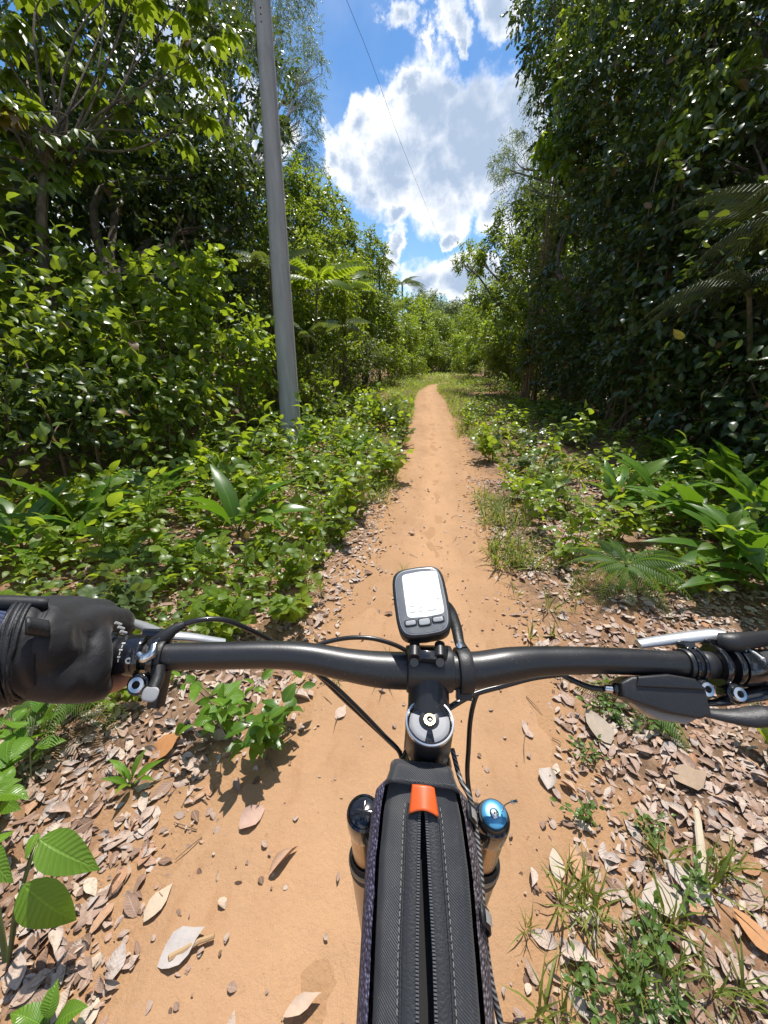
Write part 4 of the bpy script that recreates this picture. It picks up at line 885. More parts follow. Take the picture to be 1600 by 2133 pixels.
# sandy bare strip near the front left, as trodden ground
kp = rng.random(len(lx)) < pr; lx, ly = lx[kp], ly[kp]; n = len(lx)
lz = top(lx, ly) + rng.uniform(0.002, 0.013, n); la = rng.uniform(0, 6.3, n)
ldir = np.stack([np.cos(la), np.sin(la), rng.normal(size=n) * 0.09], 1); lnr = rng.normal(size=(n, 3)) * 0.24 + [0, 0, 1]; lnr[:, 2] = np.abs(lnr[:, 2])
flip = rng.random(n) < 0.4; lnr[flip] *= -1
ll = rng.gamma(4.5, 0.0074, n).clip(0.014, 0.085); lr = rng.random(n); ty = rng.integers(0, 5, n)
prj = np.array([project((a, b_, c_)) for a, b_, c_ in zip(lx, ly, lz)])
inview = (prj[:, 0] > 0) & (prj[:, 0] < 1600) & (prj[:, 1] < 2120) & (prj[:, 1] > 1000) & (prj[:, 2] > 0.2)
hid = (np.abs(prj[:, 0] - 890) < 150) & (prj[:, 1] > 1600); hid |= (np.abs(prj[:, 1] - 1380) < 40); hid |= (prj[:, 0] < 290) & (prj[:, 1] > 1230) & (prj[:, 1] < 1470)
score = np.where(inview & ~hid, ll / np.maximum(prj[:, 2], 0.1), 0); order = np.argsort(-score)[:290]; single = np.zeros(n, bool); single[order] = True
DRYS = [leaf_tmpl([.16, .46, .78], [.16, .235, .14], f, dr, wav=wv, twist=tw) for f, dr, wv, tw in ((0.10, 0.06, 0.22, 0.15), (0.30, -0.12, 0.35, 0.4), (0.6, 0.10, 0.3, -0.4), (-0.2, -0.10, 0.45, 0.3), (1.1, -0.06, 0.15, 0.7))]
B = Bunch()
for k in range(5):
    s_ = (~single) & (ty == k); B.leaves(DRYS[k], np.stack([lx, ly, lz], 1)[s_], ldir[s_], lnr[s_], ll[s_], ll[s_] * rng.uniform(0.8, 1.25, s_.sum()), lr[s_])
o = link('leaf_litter', B.mesh('leaf_litter'), None, m_lit); o['kind'] = 'stuff'; o['label'] = 'litter of small dry leaves covering the ground beside the path'; o['category'] = 'leaf litter'
DRYM = []
for k in range(5):
    for v_ in range(8):
        Bk = Bunch(); Bk.leaves(DRY[k], np.zeros((1, 3)), np.array([[0, 1., 0]]), np.array([[0, 0, 1.]]), 1.0, 1.0, [v_ / 8.0]); me = Bk.mesh('fallen_leaf'); me.materials.append(m_lit); DRYM.append(me)
shade = ['dark brown', 'brown', 'tan', 'pinkish tan', 'pale beige', 'greyish', 'rusty', 'straw-coloured']
form = ['flat', 'folded', 'curled', 'upturned', 'tightly rolled']
for i in order:
    q = int(lr[i] * 8) % 8; o = bpy.data.objects.new('fallen_leaf', DRYM[ty[i] * 8 + q]); COL.objects.link(o)
    F_ = frames(ldir[i][None], lnr[i][None], [1.0])[0]
    o.matrix_basis = Matrix.LocRotScale(Vector((lx[i], ly[i], lz[i])), Matrix(F_.tolist()).to_quaternion(), Vector((1, 1, 1)) * float(ll[i]))
    px = prj[i, 0]; where = 'on the bare path' if outside(lx[i], ly[i]) < 0 else ('in the litter left of the path' if px < 890 else 'in the litter right of the path')
    near = 'close to the front wheel' if prj[i, 1] > 1620 else ('below the handlebar' if prj[i, 1] > 1430 else 'beyond the handlebar')
    tag(o, f'{form[ty[i]]} dry leaf {where}, {near}', 'leaf', 'dry fallen leaves')
# crumbs of leaf, bark and soil on and beside the path
nb = 9000; bx_ = rng.uniform(-1.6, 1.8, nb); by_ = 0.3 + 5.5 * rng.random(nb) ** 1.6; ob_ = outside(bx_, by_); kb = rng.random(nb) < np.interp(ob_, [-0.4, -0.1, 0.05, 0.5, 1.5], [0.10, 0.25, 0.9, 1.0, 0.6]); bx_, by_ = bx_[kb], by_[kb]; nb = len(bx_)
ab_ = rng.uniform(0, 6.3, nb); B = Bunch(); lb_ = rng.gamma(3, 0.0045, nb).clip(0.004, 0.03)
B.leaves(L_MID, np.stack([bx_, by_, top(bx_, by_) + rng.uniform(0.001, 0.008, nb)], 1), np.stack([np.cos(ab_), np.sin(ab_), rng.normal(size=nb) * 0.2], 1), rng.normal(size=(nb, 3)) * 0.5 + [0, 0, 1], lb_, lb_ * 1.4, rng.random(nb) * 0.75)
o = link('debris', B.mesh('debris'), None, m_lit); o['kind'] = 'stuff'; o['label'] = 'crumbs of leaf and bark scattered on the path'; o['category'] = 'debris'
# twigs on the ground
g = Geo()
for i in range(150):
    y = 0.35 + 3.5 * rng.random() ** 1.5; l, r = edges(y); sd = rng.random() < 0.5; d_ = rng.uniform(-0.25, 1.4); x = l - d_ if sd else r + d_
    a = rng.uniform(0, 6.3); L = rng.uniform(0.03, 0.14); z = float(top(x, y)) + 0.005; e = np.array([math.cos(a), math.sin(a), 0]) * L
    g.tube([(x, y, z), (x + e[0] * .5 + rng.normal() * .008, y + e[1] * .5, z + 0.004), (x + e[0], y + e[1], z)], [0.0018, 0.0015, 0.0008], 5, sub=3)
o = part('twigs', g, M_TWIG, None); o['kind'] = 'stuff'; o['label'] = 'thin dry twigs strewn over the ground beside the path'; o['category'] = 'twigs'
# singled-out fallen things
def special_leaf(px, py, ang, L, k, col, label, lift=0.008, wd=1.0, tilt=(0, 0)):
    p = gp(px, py); p[2] = float(top(p[0], p[1])) + lift; d = np.array([[math.cos(ang), math.sin(ang), tilt[0]]])
    B = Bunch(); B.leaves(DRY[k], p[None], d, np.array([[tilt[1], 0, 1.0]]), [L], [L * wd], [0.5]); me = B.mesh('fallen_leaf', p)
    m, t, b = mat('dry_leaf_' + label.split()[0]); nn = t.noise(t.obj(), 60, 5, 0.6); t.put(b.inputs['Base Color'], t.mix(nn, tuple(x * 0.75 for x in col), tuple(min(1, x * 1.2) for x in col))); b.inputs['Roughness'].default_value = 0.7
    t.put(b.inputs['Normal'], t.bump(nn, 0.4, 0.004)); o = link('fallen_leaf', me, None, m, tuple(p)); tag(o, label, 'leaf')
special_leaf(310, 1595, 1.0, 0.13, 0, (0.42, 0.19, 0.07), 'orange-brown leaf standing in the litter below the glove', 0.01, 1.4, (0.35, -0.2))
special_leaf(300, 1925, 1.3, 0.085, 0, (0.50, 0.39, 0.28), 'cream-coloured flat leaf alone on sand at the left path edge')
special_leaf(330, 2020, 0.75, 0.10, 1, (0.45, 0.40, 0.37), 'grey leaf crossed by a short stick on the left path edge', 0.006, 1.3)
special_leaf(500, 1735, 1.0, 0.09, 2, (0.46, 0.30, 0.23), 'pinkish half-folded leaf lying on the left path edge', 0.008, 1.3)
special_leaf(1330, 1890, 0.1, 0.12, 0, (0.46, 0.38, 0.32), 'large pale leaf in the litter to the right of the fork', 0.02, 1.2)
special_leaf(1480, 1900, 2.4, 0.11, 3, (0.46, 0.385, 0.33), 'whitish wavy leaf beside the splintered stick', 0.02, 1.2)
special_leaf(1165, 1840, 1.5, 0.08, 0, (0.48, 0.40, 0.31), 'cream leaf with dark specks on the right path edge')
special_leaf(1210, 1840, 1.6, 0.08, 0, (0.45, 0.25, 0.14), 'rust-tinted leaf next to the cream leaf on the right', 0.006, 1.2)
special_leaf(1140, 1650, 1.2, 0.075, 4, (0.46, 0.39, 0.34), 'small crumpled pale leaf on bare path right of the fork', 0.01, 1.5)
special_leaf(1270, 1560, 1.9, 0.13, 1, (0.36, 0.29, 0.22), 'big dull brown leaf right of the path below the shifter', 0.015, 1.3)
special_leaf(1400, 1640, 0.3, 0.11, 3, (0.34, 0.24, 0.16), 'brown curling leaf in the litter beneath the shift lever', 0.02, 1.4)
special_leaf(1595, 2010, 1.9, 0.085, 0, (0.45, 0.22, 0.09), 'orange leaf at the right picture edge near the bottom', 0.02, 1.2)
special_leaf(700, 1500, 1.2, 0.065, 3, (0.50, 0.38, 0.30), 'small tan leaf left of the stem on the bare path', 0.006, 1.3)
special_leaf(560, 1830, 0.9, 0.09, 4, (0.40, 0.25, 0.16), 'thin rolled brown leaf with a long stalk on the path', 0.006, 0.6)
special_leaf(590, 2120, 0.5, 0.08, 1, (0.52, 0.38, 0.28), 'tan rolled leaf at the bottom picture edge, left of the bag', 0.006, 0.7)
def stick(p, q, r, m, label, jag=False):
    g = Geo(); p = np.array(p); q = np.array(q); n = 7; ts = np.linspace(0, 1, n); pts = p + (q - p) * ts[:, None] + np.random.default_rng(int(abs(p[0]) * 1e4)).normal(size=(n, 3)) * r * 0.25
    g.tube(pts, r * (1 - 0.35 * ts) * (1 + 0.15 * np.sin(ts * 19)), 7, flat=0.55 if jag else 1.0); o = part('stick', g, m, None); tag(o, label, 'stick'); return o
a_ = gp(355, 2005) + [0, 0, .02]; b_ = gp(450, 1955) + [0, 0, .022]; stick(a_, b_, 0.007, simple('tan_wood', (0.42, 0.27, 0.14), 0.8, bump=0.4), 'short tan stick lying across a grey leaf')
a_ = gp(1455, 1850) + [0, 0, .02]; b_ = gp(1440, 1715) + [0, 0, .05]; stick(a_, b_, 0.012, simple('split_wood', (0.52, 0.44, 0.32), 0.8, bump=0.6, bscale=90), 'pale splintered piece of wood in the litter on the right', True)

# ------------------------------------------------------------------ bicycle
M_BLK = simple('satin_black_aluminium', (0.018, 0.018, 0.02), 0.36, 0.0, bump=0.05, bscale=900, dust=0.8, spec=0.6)
M_GLOSS = simple('gloss_black', (0.012, 0.012, 0.014), 0.12, 0.0, coat=0.6)
M_PLA = simple('black_plastic', (0.022, 0.022, 0.024), 0.45, bump=0.15, bscale=600, dust=0.5)
M_RUB = simple('black_rubber', (0.025, 0.025, 0.027), 0.7, bump=0.3, bscale=500, dust=0.6)
M_SIL = simple('polished_silver', (0.72, 0.73, 0.74), 0.22, 1.0)
M_LAC = simple('silver_lacquer', (0.56, 0.57, 0.58), 0.34, 0.6, coat=0.2, bump=0.08)
M_GOLD = simple('brass_bolt', (0.55, 0.47, 0.28), 0.3, 1.0)
M_STAN = simple('bronze_stanchion', (0.36, 0.28, 0.19), 0.24, 1.0, var=0.10, dust=0.5)
M_HOSE = simple('cable_housing', (0.02, 0.02, 0.022), 0.3, coat=0.2)
M_GREYP = simple('grey_paint', (0.33, 0.33, 0.34), 0.5)
B0 = P(893, 1393, 0.340)
bike = empty('bicycle', (0.0, 0.0, 0.0), 'black mountain bike seen from the saddle, with its wide handlebar', 'bicycle')
BARP = [(150, 1362, .313), (240, 1364, .318), (350, 1367, .323), (450, 1366, .328), (560, 1364, .334), (640, 1369, .337), (720, 1384, .339), (800, 1395, .340), (893, 1397, .340), (985, 1396, .342), (1060, 1384, .344), (1130, 1377, .347), (1250, 1376, .350), (1400, 1382, .352), (1500, 1386, .353), (1600, 1390, .353), (1720, 1394, .353)]
BARR = [.0111, .0111, .0111, .0113, .0116, .0122, .0135, .0155, .0159, .0157, .0147, .0128, .0116, .0112, .0111, .0111, .0111]
barp = np.array([P(*p) for p in BARP]); bp, br = smooth_path(barp, BARR, 8)
bar = part('handlebar', Geo().tube(bp, br, 28), M_BLK, bike)
def bar_at(px):
    i = np.interp(px, [p[0] for p in BARP], np.arange(len(BARP))) * 8; k = int(min(i, len(bp) - 2)); f = i - k
    p = bp[k] * (1 - f) + bp[k + 1] * f; return p, unit(bp[k + 1] - bp[k]), br[k]
UPV = np.array([0, 0, 1.0]); FWD = np.array([0, 1.0, 0]); RGT = np.array([1.0, 0, 0])
# stem
A0 = P(895, 1503, 0.305); SD = unit(np.array([0, 0.20, -0.98])); stem = part('stem', Geo().lathe([(0.0165, 0.004), (0.0185, 0.0005), (0.0192, 0.003), (0.0192, 0.036), (0.018, 0.040)], A0, SD, 40), M_BLK, bike)
cc = A0 + SD * 0.020
g = Geo(); dirb = unit(B0 - cc); nst = 10; pts_ = np.array([cc + (B0 - cc) * f for f in np.linspace(0, 0.95, nst)]); g.tube(pts_, np.linspace(0.0178, 0.0172, nst), 28, flat=0.98)
tb = bar_at(893)[1]
g.lathe([(0.0160, -0.0205), (0.0193, -0.0195), (0.0198, -0.017), (0.0198, 0.017), (0.0193, 0.0195), (0.0160, 0.0205)], B0, tb, 40)
part('bar_clamp', g, M_BLK, stem)
toc = unit(CAM - B0)
for px_, sx_ in ((863, -1), (917, 1)):
    q0 = P(px_, 1372, 0.318); q1 = P(px_ - sx_ * 1, 1338, 0.333)
    part('bolt_boss', Geo().tube([q0, q0 + (q1 - q0) * .55, q0 + (q1 - q0) * .6, q1 - (q1 - q0) * .12, q1], [0.0055, 0.0055, 0.0046, 0.0044, 0.002], 16), M_BLK, stem)
    q2 = P(px_, 1380, 0.3165); part('bolt', Geo().lathe([(0.0, 0.0022), (0.0035, 0.0022), (0.0038, 0)], q2, unit(CAM - q2), 16), M_GLOSS, stem)
part('face_plate', Geo().prism([(-.008, -.004), (.008, -.004), (.008, .004), (-.008, .004)], P(890, 1366, 0.321), RGT, unit(np.array([0, .8, .3])), unit(np.array([0, -.5, 1])), -0.004, 0.003, 0.001), M_GLOSS, stem)
part('clamp_ring', Geo().lathe([(0.0170, 0.0008), (0.0178, -0.0012), (0.0190, -0.0010), (0.0194, 0.0010), (0.0190, 0.0030)], A0, SD, 48), M_SIL, stem)
cap = part('top_cap', Geo().lathe([(0.0, -0.0018), (0.008, -0.0016), (0.0145, -0.0004), (0.0172, 0.0018), (0.0172, 0.006)], A0, SD, 40), M_GLOSS, stem)
# printed grey sweep on the cap, a thin decal
ex_, ey_ = RGT, unit(np.cross(SD, RGT) * -1)
if ey_ @ FWD < 0: ey_ = -ey_
def capz(rr_): return np.interp(rr_, [0, .008, .0145, .0172], [-.0018, -.0016, -.0004, .0018]) - 0.0003
def cap_arc(r0, r1, a0, a1, name):
    aa = np.linspace(rad(a0), rad(a1), 22); rs = np.linspace(0, 1, 6); A_ = np.zeros((22, 6, 3))
    for i, a in enumerate(aa):
        for j, s_ in enumerate(rs):
            q = r0 + (r1 - r0) * s_; A_[i, j] = A0 + SD * capz(q) + q * (math.cos(a) * ex_ + math.sin(a) * ey_)
    return part(name, Geo().grid(A_), M_GREYP, cap)
cap_arc(0.0065, 0.0158, 62, 118, 'printed_mark'); cap_arc(0.0085, 0.0158, 160, 258, 'printed_mark'); cap_arc(0.0075, 0.0158, -75, 20, 'printed_mark')
part('cap_bolt', Geo().lathe([(0.0022, -0.0004), (0.0026, -0.0034), (0.0046, -0.0036), (0.0052, -0.0028), (0.0052, 0.0)], A0, SD, 24), M_GOLD, cap)
part('hex_socket', Geo().lathe([(0.0, -0.0008), (0.0025, -0.0008)], A0, SD, 6), m_black, cap)
part('spacer', Geo().lathe([(0.0150, 0.040), (0.0178, 0.041), (0.0178, 0.050), (0.0174, 0.0505), (0.0178, 0.051), (0.0178, 0.060), (0.0200, 0.062), (0.0225, 0.070), (0.0225, 0.074)], A0, SD, 36), M_GLOSS, stem)
# frame
HB = A0 + SD * 0.19
fr = part('frame', Geo().lathe([(0.0225, 0.074), (0.022, 0.09), (0.0225, 0.18), (0.024, 0.19), (0.024, 0.196)], A0, SD, 30).tube([A0 + SD * 0.105, np.array([0, -0.10, A0[2] - 0.155]), np.array([0, -0.45, A0[2] - 0.26])], [0.024, 0.022, 0.019], 18, sub=6).tube([A0 + SD * 0.165, np.array([0, 0.0, 0.62]), np.array([0, -0.36, 0.33])], [0.027, 0.029, 0.028], 18, sub=6), M_GLOSS, bike)
# fork
fork = part('fork', Geo().tube([P(757, 1700, 0.386) + SD * 0.012, P(820, 1690, 0.40) + SD * 0.012, P(893, 1680, 0.41) + SD * 0.006, P(960, 1695, 0.40) + SD * 0.012, P(1027, 1712, 0.386) + SD * 0.012], [0.017, 0.018, 0.022, 0.018, 0.017], 16, sub=6), M_GLOSS, bike)
FD = unit(np.array([0.0, 0.15, -0.985]))
for side, (px_, py_, d_) in (('l', (757, 1692, .382)), ('r', (1027, 1703, .382))):
    o0 = P(px_, py_, d_)
    part('crown_tube', Geo().lathe([(0.0142, 0.0), (0.0165, 0.001), (0.0172, 0.005), (0.0172, 0.026), (0.0165, 0.032)], o0, FD, 32), M_GLOSS, fork)
    part('stanchion', Geo().lathe([(0.0158, 0.03), (0.0158, 0.30)], o0, FD, 32), M_STAN, fork)
    sl_ = part('dust_seal', Geo().lathe([(0.0160, 0.098), (0.0175, 0.097), (0.0178, 0.103), (0.0205, 0.106), (0.0215, 0.112), (0.0215, 0.130), (0.0205, 0.135)], o0, FD, 32), M_RUB, fork)
    part('wiper_rim', Geo().lathe([(0.0205, 0.1055), (0.0217, 0.110), (0.0219, 0.1135), (0.0216, 0.116)], o0, FD, 32), simple('seal_grey', (0.16, 0.17, 0.15), 0.4), sl_)
    part('lower_leg', Geo().lathe([(0.0205, 0.134), (0.0208, 0.16), (0.0205, 0.35), (0.020, 0.46), (0.016, 0.50), (0.0, 0.505)], o0, FD, 28), simple('dusty_brown_lacquer', (0.20, 0.12, 0.075), 0.3, 0.3, coat=0.3), fork)
    if side == 'l':
        kc = part('fork_cap', Geo().lathe([(0.0, -0.0020), (0.010, -0.0016), (0.0135, 0.0), (0.0145, 0.003)], o0, FD, 32), M_GLOSS, fork)
        an = np.linspace(0, 2 * np.pi, 40, endpoint=False); rs_ = 0.0034 + 0.0066 * np.abs(np.cos(2 * an)) ** 3.2
        part('star_emboss', Geo().prism(np.stack([rs_ * np.cos(an), rs_ * np.sin(an)], 1), o0, RGT, unit(np.cross(-FD, RGT)), -FD, 0.0, 0.0024, 0.0006), M_GLOSS, kc)
    else:
        kc = part('compression_dial', Geo().lathe([(0.0046, -0.0095), (0.0110, -0.0095), (0.0122, -0.0085), (0.0124, -0.0062)], o0, FD, 36), simple('blue_anodised', (0.10, 0.36, 0.62), 0.3, 0.45), fork)
        part('dial_body', Geo().lathe([(0.0124, -0.0064), (0.0142, -0.0058), (0.0146, 0.0), (0.0150, 0.003)], o0, FD, 32), M_PLA, kc)
        part('dial_screw', Geo().lathe([(0.0, -0.0102), (0.0034, -0.0102), (0.0040, -0.0098), (0.0047, -0.0090)], o0, FD, 24), M_SIL, kc)
        part('dial_hex', Geo().lathe([(0.0, -0.0104), (0.0011, -0.0104)], o0, FD, 6), m_black, kc)
        part('lockout_wire', Geo().tube([P(1046, 1690, .376), P(1052, 1678, .372), P(1062, 1672, .370), P(1070, 1671, .369)], [0.0007] * 4, 8, sub=5), M_SIL, kc)
        part('wire_ferrule', Geo().tube([P(1065, 1671.5, .3695), P(1070, 1670.5, .369), P(1071, 1670, .369), P(1078, 1669, .368)], [0.0019, 0.0019, 0.0014, 0.0017], 10), M_SIL, kc)
# front wheel, hidden under the bar but there
ax = P(757, 1692, .382)[1]; wc = np.array([0.0, P(757, 1692, .382)[1] + 0.50 * 0.152 + 0.045, 0.365])
g = Geo(); an = np.linspace(0, 2 * np.pi, 73); g.tube(np.stack([0 * an, wc[1] + 0.338 * np.cos(an), wc[2] + 0.338 * np.sin(an)], 1), 0.027, 14, caps=False)
wheel = part('front_wheel', g, M_RUB, bike)
g = Geo(); g.tube(np.stack([0 * an, wc[1] + 0.300 * np.cos(an), wc[2] + 0.300 * np.sin(an)], 1), 0.013, 10, caps=False); part('rim', g, M_BLK, wheel)
g = Geo().tube([wc - [0.05, 0, 0], wc + [0.05, 0, 0]], 0.018, 14)
for i in range(28):
    a = 2 * np.pi * i / 28; g.tube([wc + [0.03 * (1 if i % 2 else -1), 0.018 * math.cos(a + .6), 0.018 * math.sin(a + .6)], wc + [0, 0.295 * math.cos(a), 0.295 * math.sin(a)]], 0.001, 5)
part('spokes', g, M_SIL, wheel)
# cables
def cable(pts, r=0.0024, name='cable', m=None): return part(name, Geo().tube([P(*p) for p in pts], r, 12, sub=8), m or M_HOSE, bike)
cable([(335, 1330, .330), (372, 1305, .330), (420, 1291, .335), (470, 1292, .345), (520, 1312, .360), (570, 1338, .375), (640, 1385, .39), (720, 1460, .41), (790, 1525, .43), (835, 1568, .44)], name='brake_hose')
cable([(600, 1390, .385), (650, 1350, .395), (690, 1335, .40), (740, 1328, .40), (790, 1333, .40), (845, 1355, .40), (890, 1400, .40)], name='cable')
cable([(655, 1398, .36), (700, 1432, .37), (755, 1485, .375), (800, 1532, .375), (832, 1566, .37), (838, 1600, .37)], 0.0022, name='cable')
cable([(1165, 1402, .365), (1195, 1418, .36), (1230, 1432, .352), (1268, 1437, .345)], 0.0026, name='shift_cable')
cable([(1170, 1404, .366), (1110, 1412, .372), (1050, 1428, .375), (990, 1445, .37), (940, 1472, .36), (915, 1490, .36)], 0.0028, name='brake_hose')
cable([(1005, 1430, .385), (990, 1455, .385), (980, 1500, .385), (976, 1560, .385), (974, 1620, .385), (985, 1690, .39), (1000, 1760, .42)], 0.0024, name='shift_cable')
cable([(845, 1568, .335), (830, 1590, .335), (815, 1612, .335), (806, 1640, .335)], 0.0012, name='cord')
# braided hose running down the right of the bag
m_braid, t, b = mat('braided_hose'); v = t.obj(); wv1 = t.new('ShaderNodeTexWave', wave_type='BANDS', bands_direction='DIAGONAL'); wv1.inputs['Scale'].default_value = 150; t.put(wv1.inputs['Vector'], v)
t.put(b.inputs['Base Color'], t.mix(t.smooth(wv1.outputs['Fac'], 0.55, 0.7), (0.02, 0.02, 0.022), (0.24, 0.24, 0.24))); b.inputs['Roughness'].default_value = 0.4
part('braided_hose', Geo().tube([P(*p) for p in ((942, 1560, .335), (958, 1620, .318), (978, 1660, .305), (990, 1720, .30), (1000, 1800, .285), (1005, 1880, .27), (1010, 1950, .25), (1022, 2040, .24), (1040, 2120, .235), (1052, 2180, .23))], 0.0021, 12, sub=8), m_braid, bike)

# controls --------------------------------------------------------------
def ring(name, px, w, r, m, parent, extra=0.0, prof=None):
    c0, tx, r0 = bar_at(px); pr = prof or [(r0 * 0.98, -w / 2), (r - .0006, -w / 2), (r, -w / 2 + .0008), (r, w / 2 - .0008), (r - .0006, w / 2), (r0 * 0.98, w / 2)]
    return part(name, Geo().lathe(pr, c0, tx, 32), m, parent)
# left grip with lock ring
c0, tx, _ = bar_at(235); cL = bar_at(150)[0]
grip = part('grip', Geo().tube([c0 - tx * 0.004, c0 - tx * 0.03, c0 - tx * 0.075, c0 - tx * 0.13], [0.0155, 0.0150, 0.0158, 0.0152], 28), M_RUB, bike)
lr_ = part('lock_ring', Geo().lathe([(0.0112, 0.026), (0.0165, 0.0255), (0.0168, 0.024), (0.0168, 0.009), (0.0160, 0.008), (0.0160, 0.004), (0.0185, 0.003), (0.0190, 0.0), (0.0185, -0.012), (0.016, -0.014)], c0, tx, 36), M_GLOSS, bike)
def ring_frame(c0, tx, ang):
    """outward direction on a ring seen from the rider; ang 0 faces the camera"""
    tc = unit(CAM - c0); tc = unit(tc - tx * (tc @ tx)); s_ = np.cross(tx, tc); return unit(tc * math.cos(ang) + s_ * math.sin(ang)), unit(-tc * math.sin(ang) + s_ * math.cos(ang))
M_WHT = simple('white_print', (0.48, 0.48, 0.48), 0.5)
cR = c0 + tx * 0.0165
for i, (w_, h_) in enumerate(((.0006, .0026), (.0013, .0007), (.0006, .0026), (.0013, .0007), (.0006, .0022), (.0012, .0008))):
    nrm, tang = ring_frame(cR - tx * .004, tx, -0.55 + 0.16 * i); part('printed_mark', Geo().prism([(-w_, -h_ / 2), (w_, -h_ / 2), (w_, h_ / 2), (-w_, h_ / 2)], cR - tx * .004 + nrm * 0.01675, tang, tx, nrm, 0.0, 0.0003), M_WHT, lr_)
nrm, tang = ring_frame(cR + tx * .0035, tx, 0.25); part('printed_emblem', Geo().lathe([(0.0012, 0.0002), (0.0012, 0.0004), (0.0024, 0.0004), (0.0024, 0.0)], cR + tx * .0035 + nrm * 0.0168, nrm, 18), M_WHT, lr_)
def lever_clamp(px, lean, w, r, parent, name='lever_clamp'):
    c1, t1, r1 = bar_at(px); nrm, tang = ring_frame(c1, t1, 0)
    if tang @ UPV < 0: tang = -tang
    g = Geo()
    for off in (-w * 0.36, w * 0.36):
        g.lathe([(r1 * 0.99, off - w * .14), (r, off - w * .14), (r + .0008, off), (r, off + w * .14), (r1 * 0.99, off + w * .14)], c1, t1, 32)
    low = c1 - tang * (r + 0.005) + nrm * 0.006
    k = 14; th = np.linspace(0, 2 * np.pi, k, endpoint=False)
    g.prism(np.stack([0.0085 * np.cos(th), 0.0085 * np.sin(th)], 1), low, t1, tang, nrm, -0.010, 0.004, 0.0012)
    hi = c1 + tang * (r + 0.001)
    g.prism([(-w * .5, -.006), (w * .5, -.006), (w * .5, .004), (-w * .5, .004)], hi, t1, nrm, tang, -0.003, 0.004, 0.001)
    o = part(name, g, M_GLOSS, parent)
    part('clamp_bolt', Geo().lathe([(0.0026, 0.0044), (0.0030, 0.0072), (0.0056, 0.0070), (0.0062, 0.0055), (0.0062, 0.003)], low, nrm, 24), M_SIL, o)
    part('hex_socket', Geo().lathe([(0, 0.0046), (0.0030, 0.0046)], low, nrm, 6), m_black, o)
    return o, c1, t1, nrm, tang
brL = Geo(); 
cl, c1, t1, nrm, tang = lever_clamp(312, 0, 0.017, 0.0165, bike, 'brake_clamp')
part('clamp_hook', Geo().tube([c1 + t1 * 0.0085 + nrm * 0.017 + tang * 0.008, c1 + t1 * .0095 + nrm * 0.0195 + tang * 0.002, c1 + t1 * .004 + nrm * 0.0205 - tang * 0.002, c1 - t1 * 0.001 + nrm * 0.0190 + tang * 0.001], [0.0030, 0.0036, 0.0036, 0.0026], 14, sub=6), M_SIL, cl)
part('brake_reservoir', Geo().tube([P(330, 1322, .338), P(355, 1324, .342), P(400, 1328, .350), P(440, 1334, .358), P(468, 1338, .364)], [0.0052, 0.0056, 0.0052, 0.0048, 0.0044], 16, sub=5, flat=0.6), M_LAC, bike)
part('hose_fitting', Geo().tube([P(318, 1345, .322), P(345, 1325, .325), P(365, 1310, .328), P(385, 1301, .331)], [0.0062, 0.0058, 0.0042, 0.0032], 14, sub=4), M_PLA, bike)
# lever blade in front of the fingers
part('brake_lever', Geo().tube([P(330, 1318, .345), P(285, 1300, .36), P(220, 1288, .37), P(120, 1290, .372)], [0.005, 0.0045, 0.0045, 0.005], 12, sub=5, flat=0.7), M_LAC, bike)
# left remote lever
part('remote_lever', Geo().tube([P(330, 1390, .312), P(328, 1415, .306), P(320, 1435, .300)], [0.0055, 0.005, 0.0045], 12, sub=4), M_PLA, bike)
pd = P(313, 1446, .297); k = 20; th = np.linspace(0, 2 * np.pi, k, endpoint=False); se = np.sign(np.cos(th)) * np.abs(np.cos(th)) ** .7 * .0068; sf = np.sign(np.sin(th)) * np.abs(np.sin(th)) ** .7 * .0055
part('thumb_pad', Geo().prism(np.stack([se, sf], 1), pd, RGT, unit(np.cross(unit(CAM - pd), RGT)), unit(CAM - pd), -0.004, 0.003, 0.0015), M_GREYP, bike)
part('remote_body', Geo().prism([(-.004, -.022), (.005, -.022), (.006, .006), (-.005, .006)], P(334, 1412, .318), RGT, unit(np.array([0, .55, .8])), unit(np.array([0, -.8, .55])), -0.006, 0.006, 0.0015), M_PLA, bike)
ring('left_collar', 338, 0.006, 0.0142, M_PLA, bike)
# right side: shifter clamp, brake clamp, grip
sc_, c1, t1, nrm, tang = lever_clamp(1436, 0, 0.010, 0.0150, bike, 'shifter_clamp')
bc_, c2, t2, nrm2, tang2 = lever_clamp(1502, 0, 0.017, 0.0178, bike, 'brake_clamp')
ring('clamp_band', 1432, 0.0135, 0.0136, M_BLK, sc_)
gr0, tx, _ = bar_at(1556)
part('grip', Geo().tube([gr0 + tx * .004, gr0 + tx * 0.03, gr0 + tx * 0.075], [0.0155, 0.0158, 0.0155], 28), M_RUB, bike)
lr2 = part('lock_ring', Geo().lathe([(0.0112, -0.012), (0.0172, -0.0115), (0.0176, -0.010), (0.0176, 0.004), (0.016, 0.006)], gr0, tx, 36), M_GLOSS, bike)
nr_, tg_ = ring_frame(gr0, tx, 0.0)
if tg_ @ UPV < 0: tg_ = -tg_
def on_ring(a, off): 
    n_, _ = ring_frame(gr0, tx, a); return gr0 + tx * off + n_ * 0.01775
sgn_ = 1 if (ring_frame(gr0, tx, 0.3)[0] - nr_) @ UPV > 0 else -1
part('printed_arrow', Geo().tube([on_ring(sgn_ * 0.95, -.003), on_ring(sgn_ * 0.7, -.001), on_ring(sgn_ * 0.45, .001), on_ring(sgn_ * 0.40, .0015), on_ring(sgn_ * 0.22, .003)], [.0010, .0012, .0014, .0022, .0003], 8), M_WHT, lr2)
part('printed_mark', Geo().tube([on_ring(sgn_ * 0.95, -.0085), on_ring(sgn_ * 0.85, -.0062)], [.0012, .0013], 8), M_WHT, lr2)
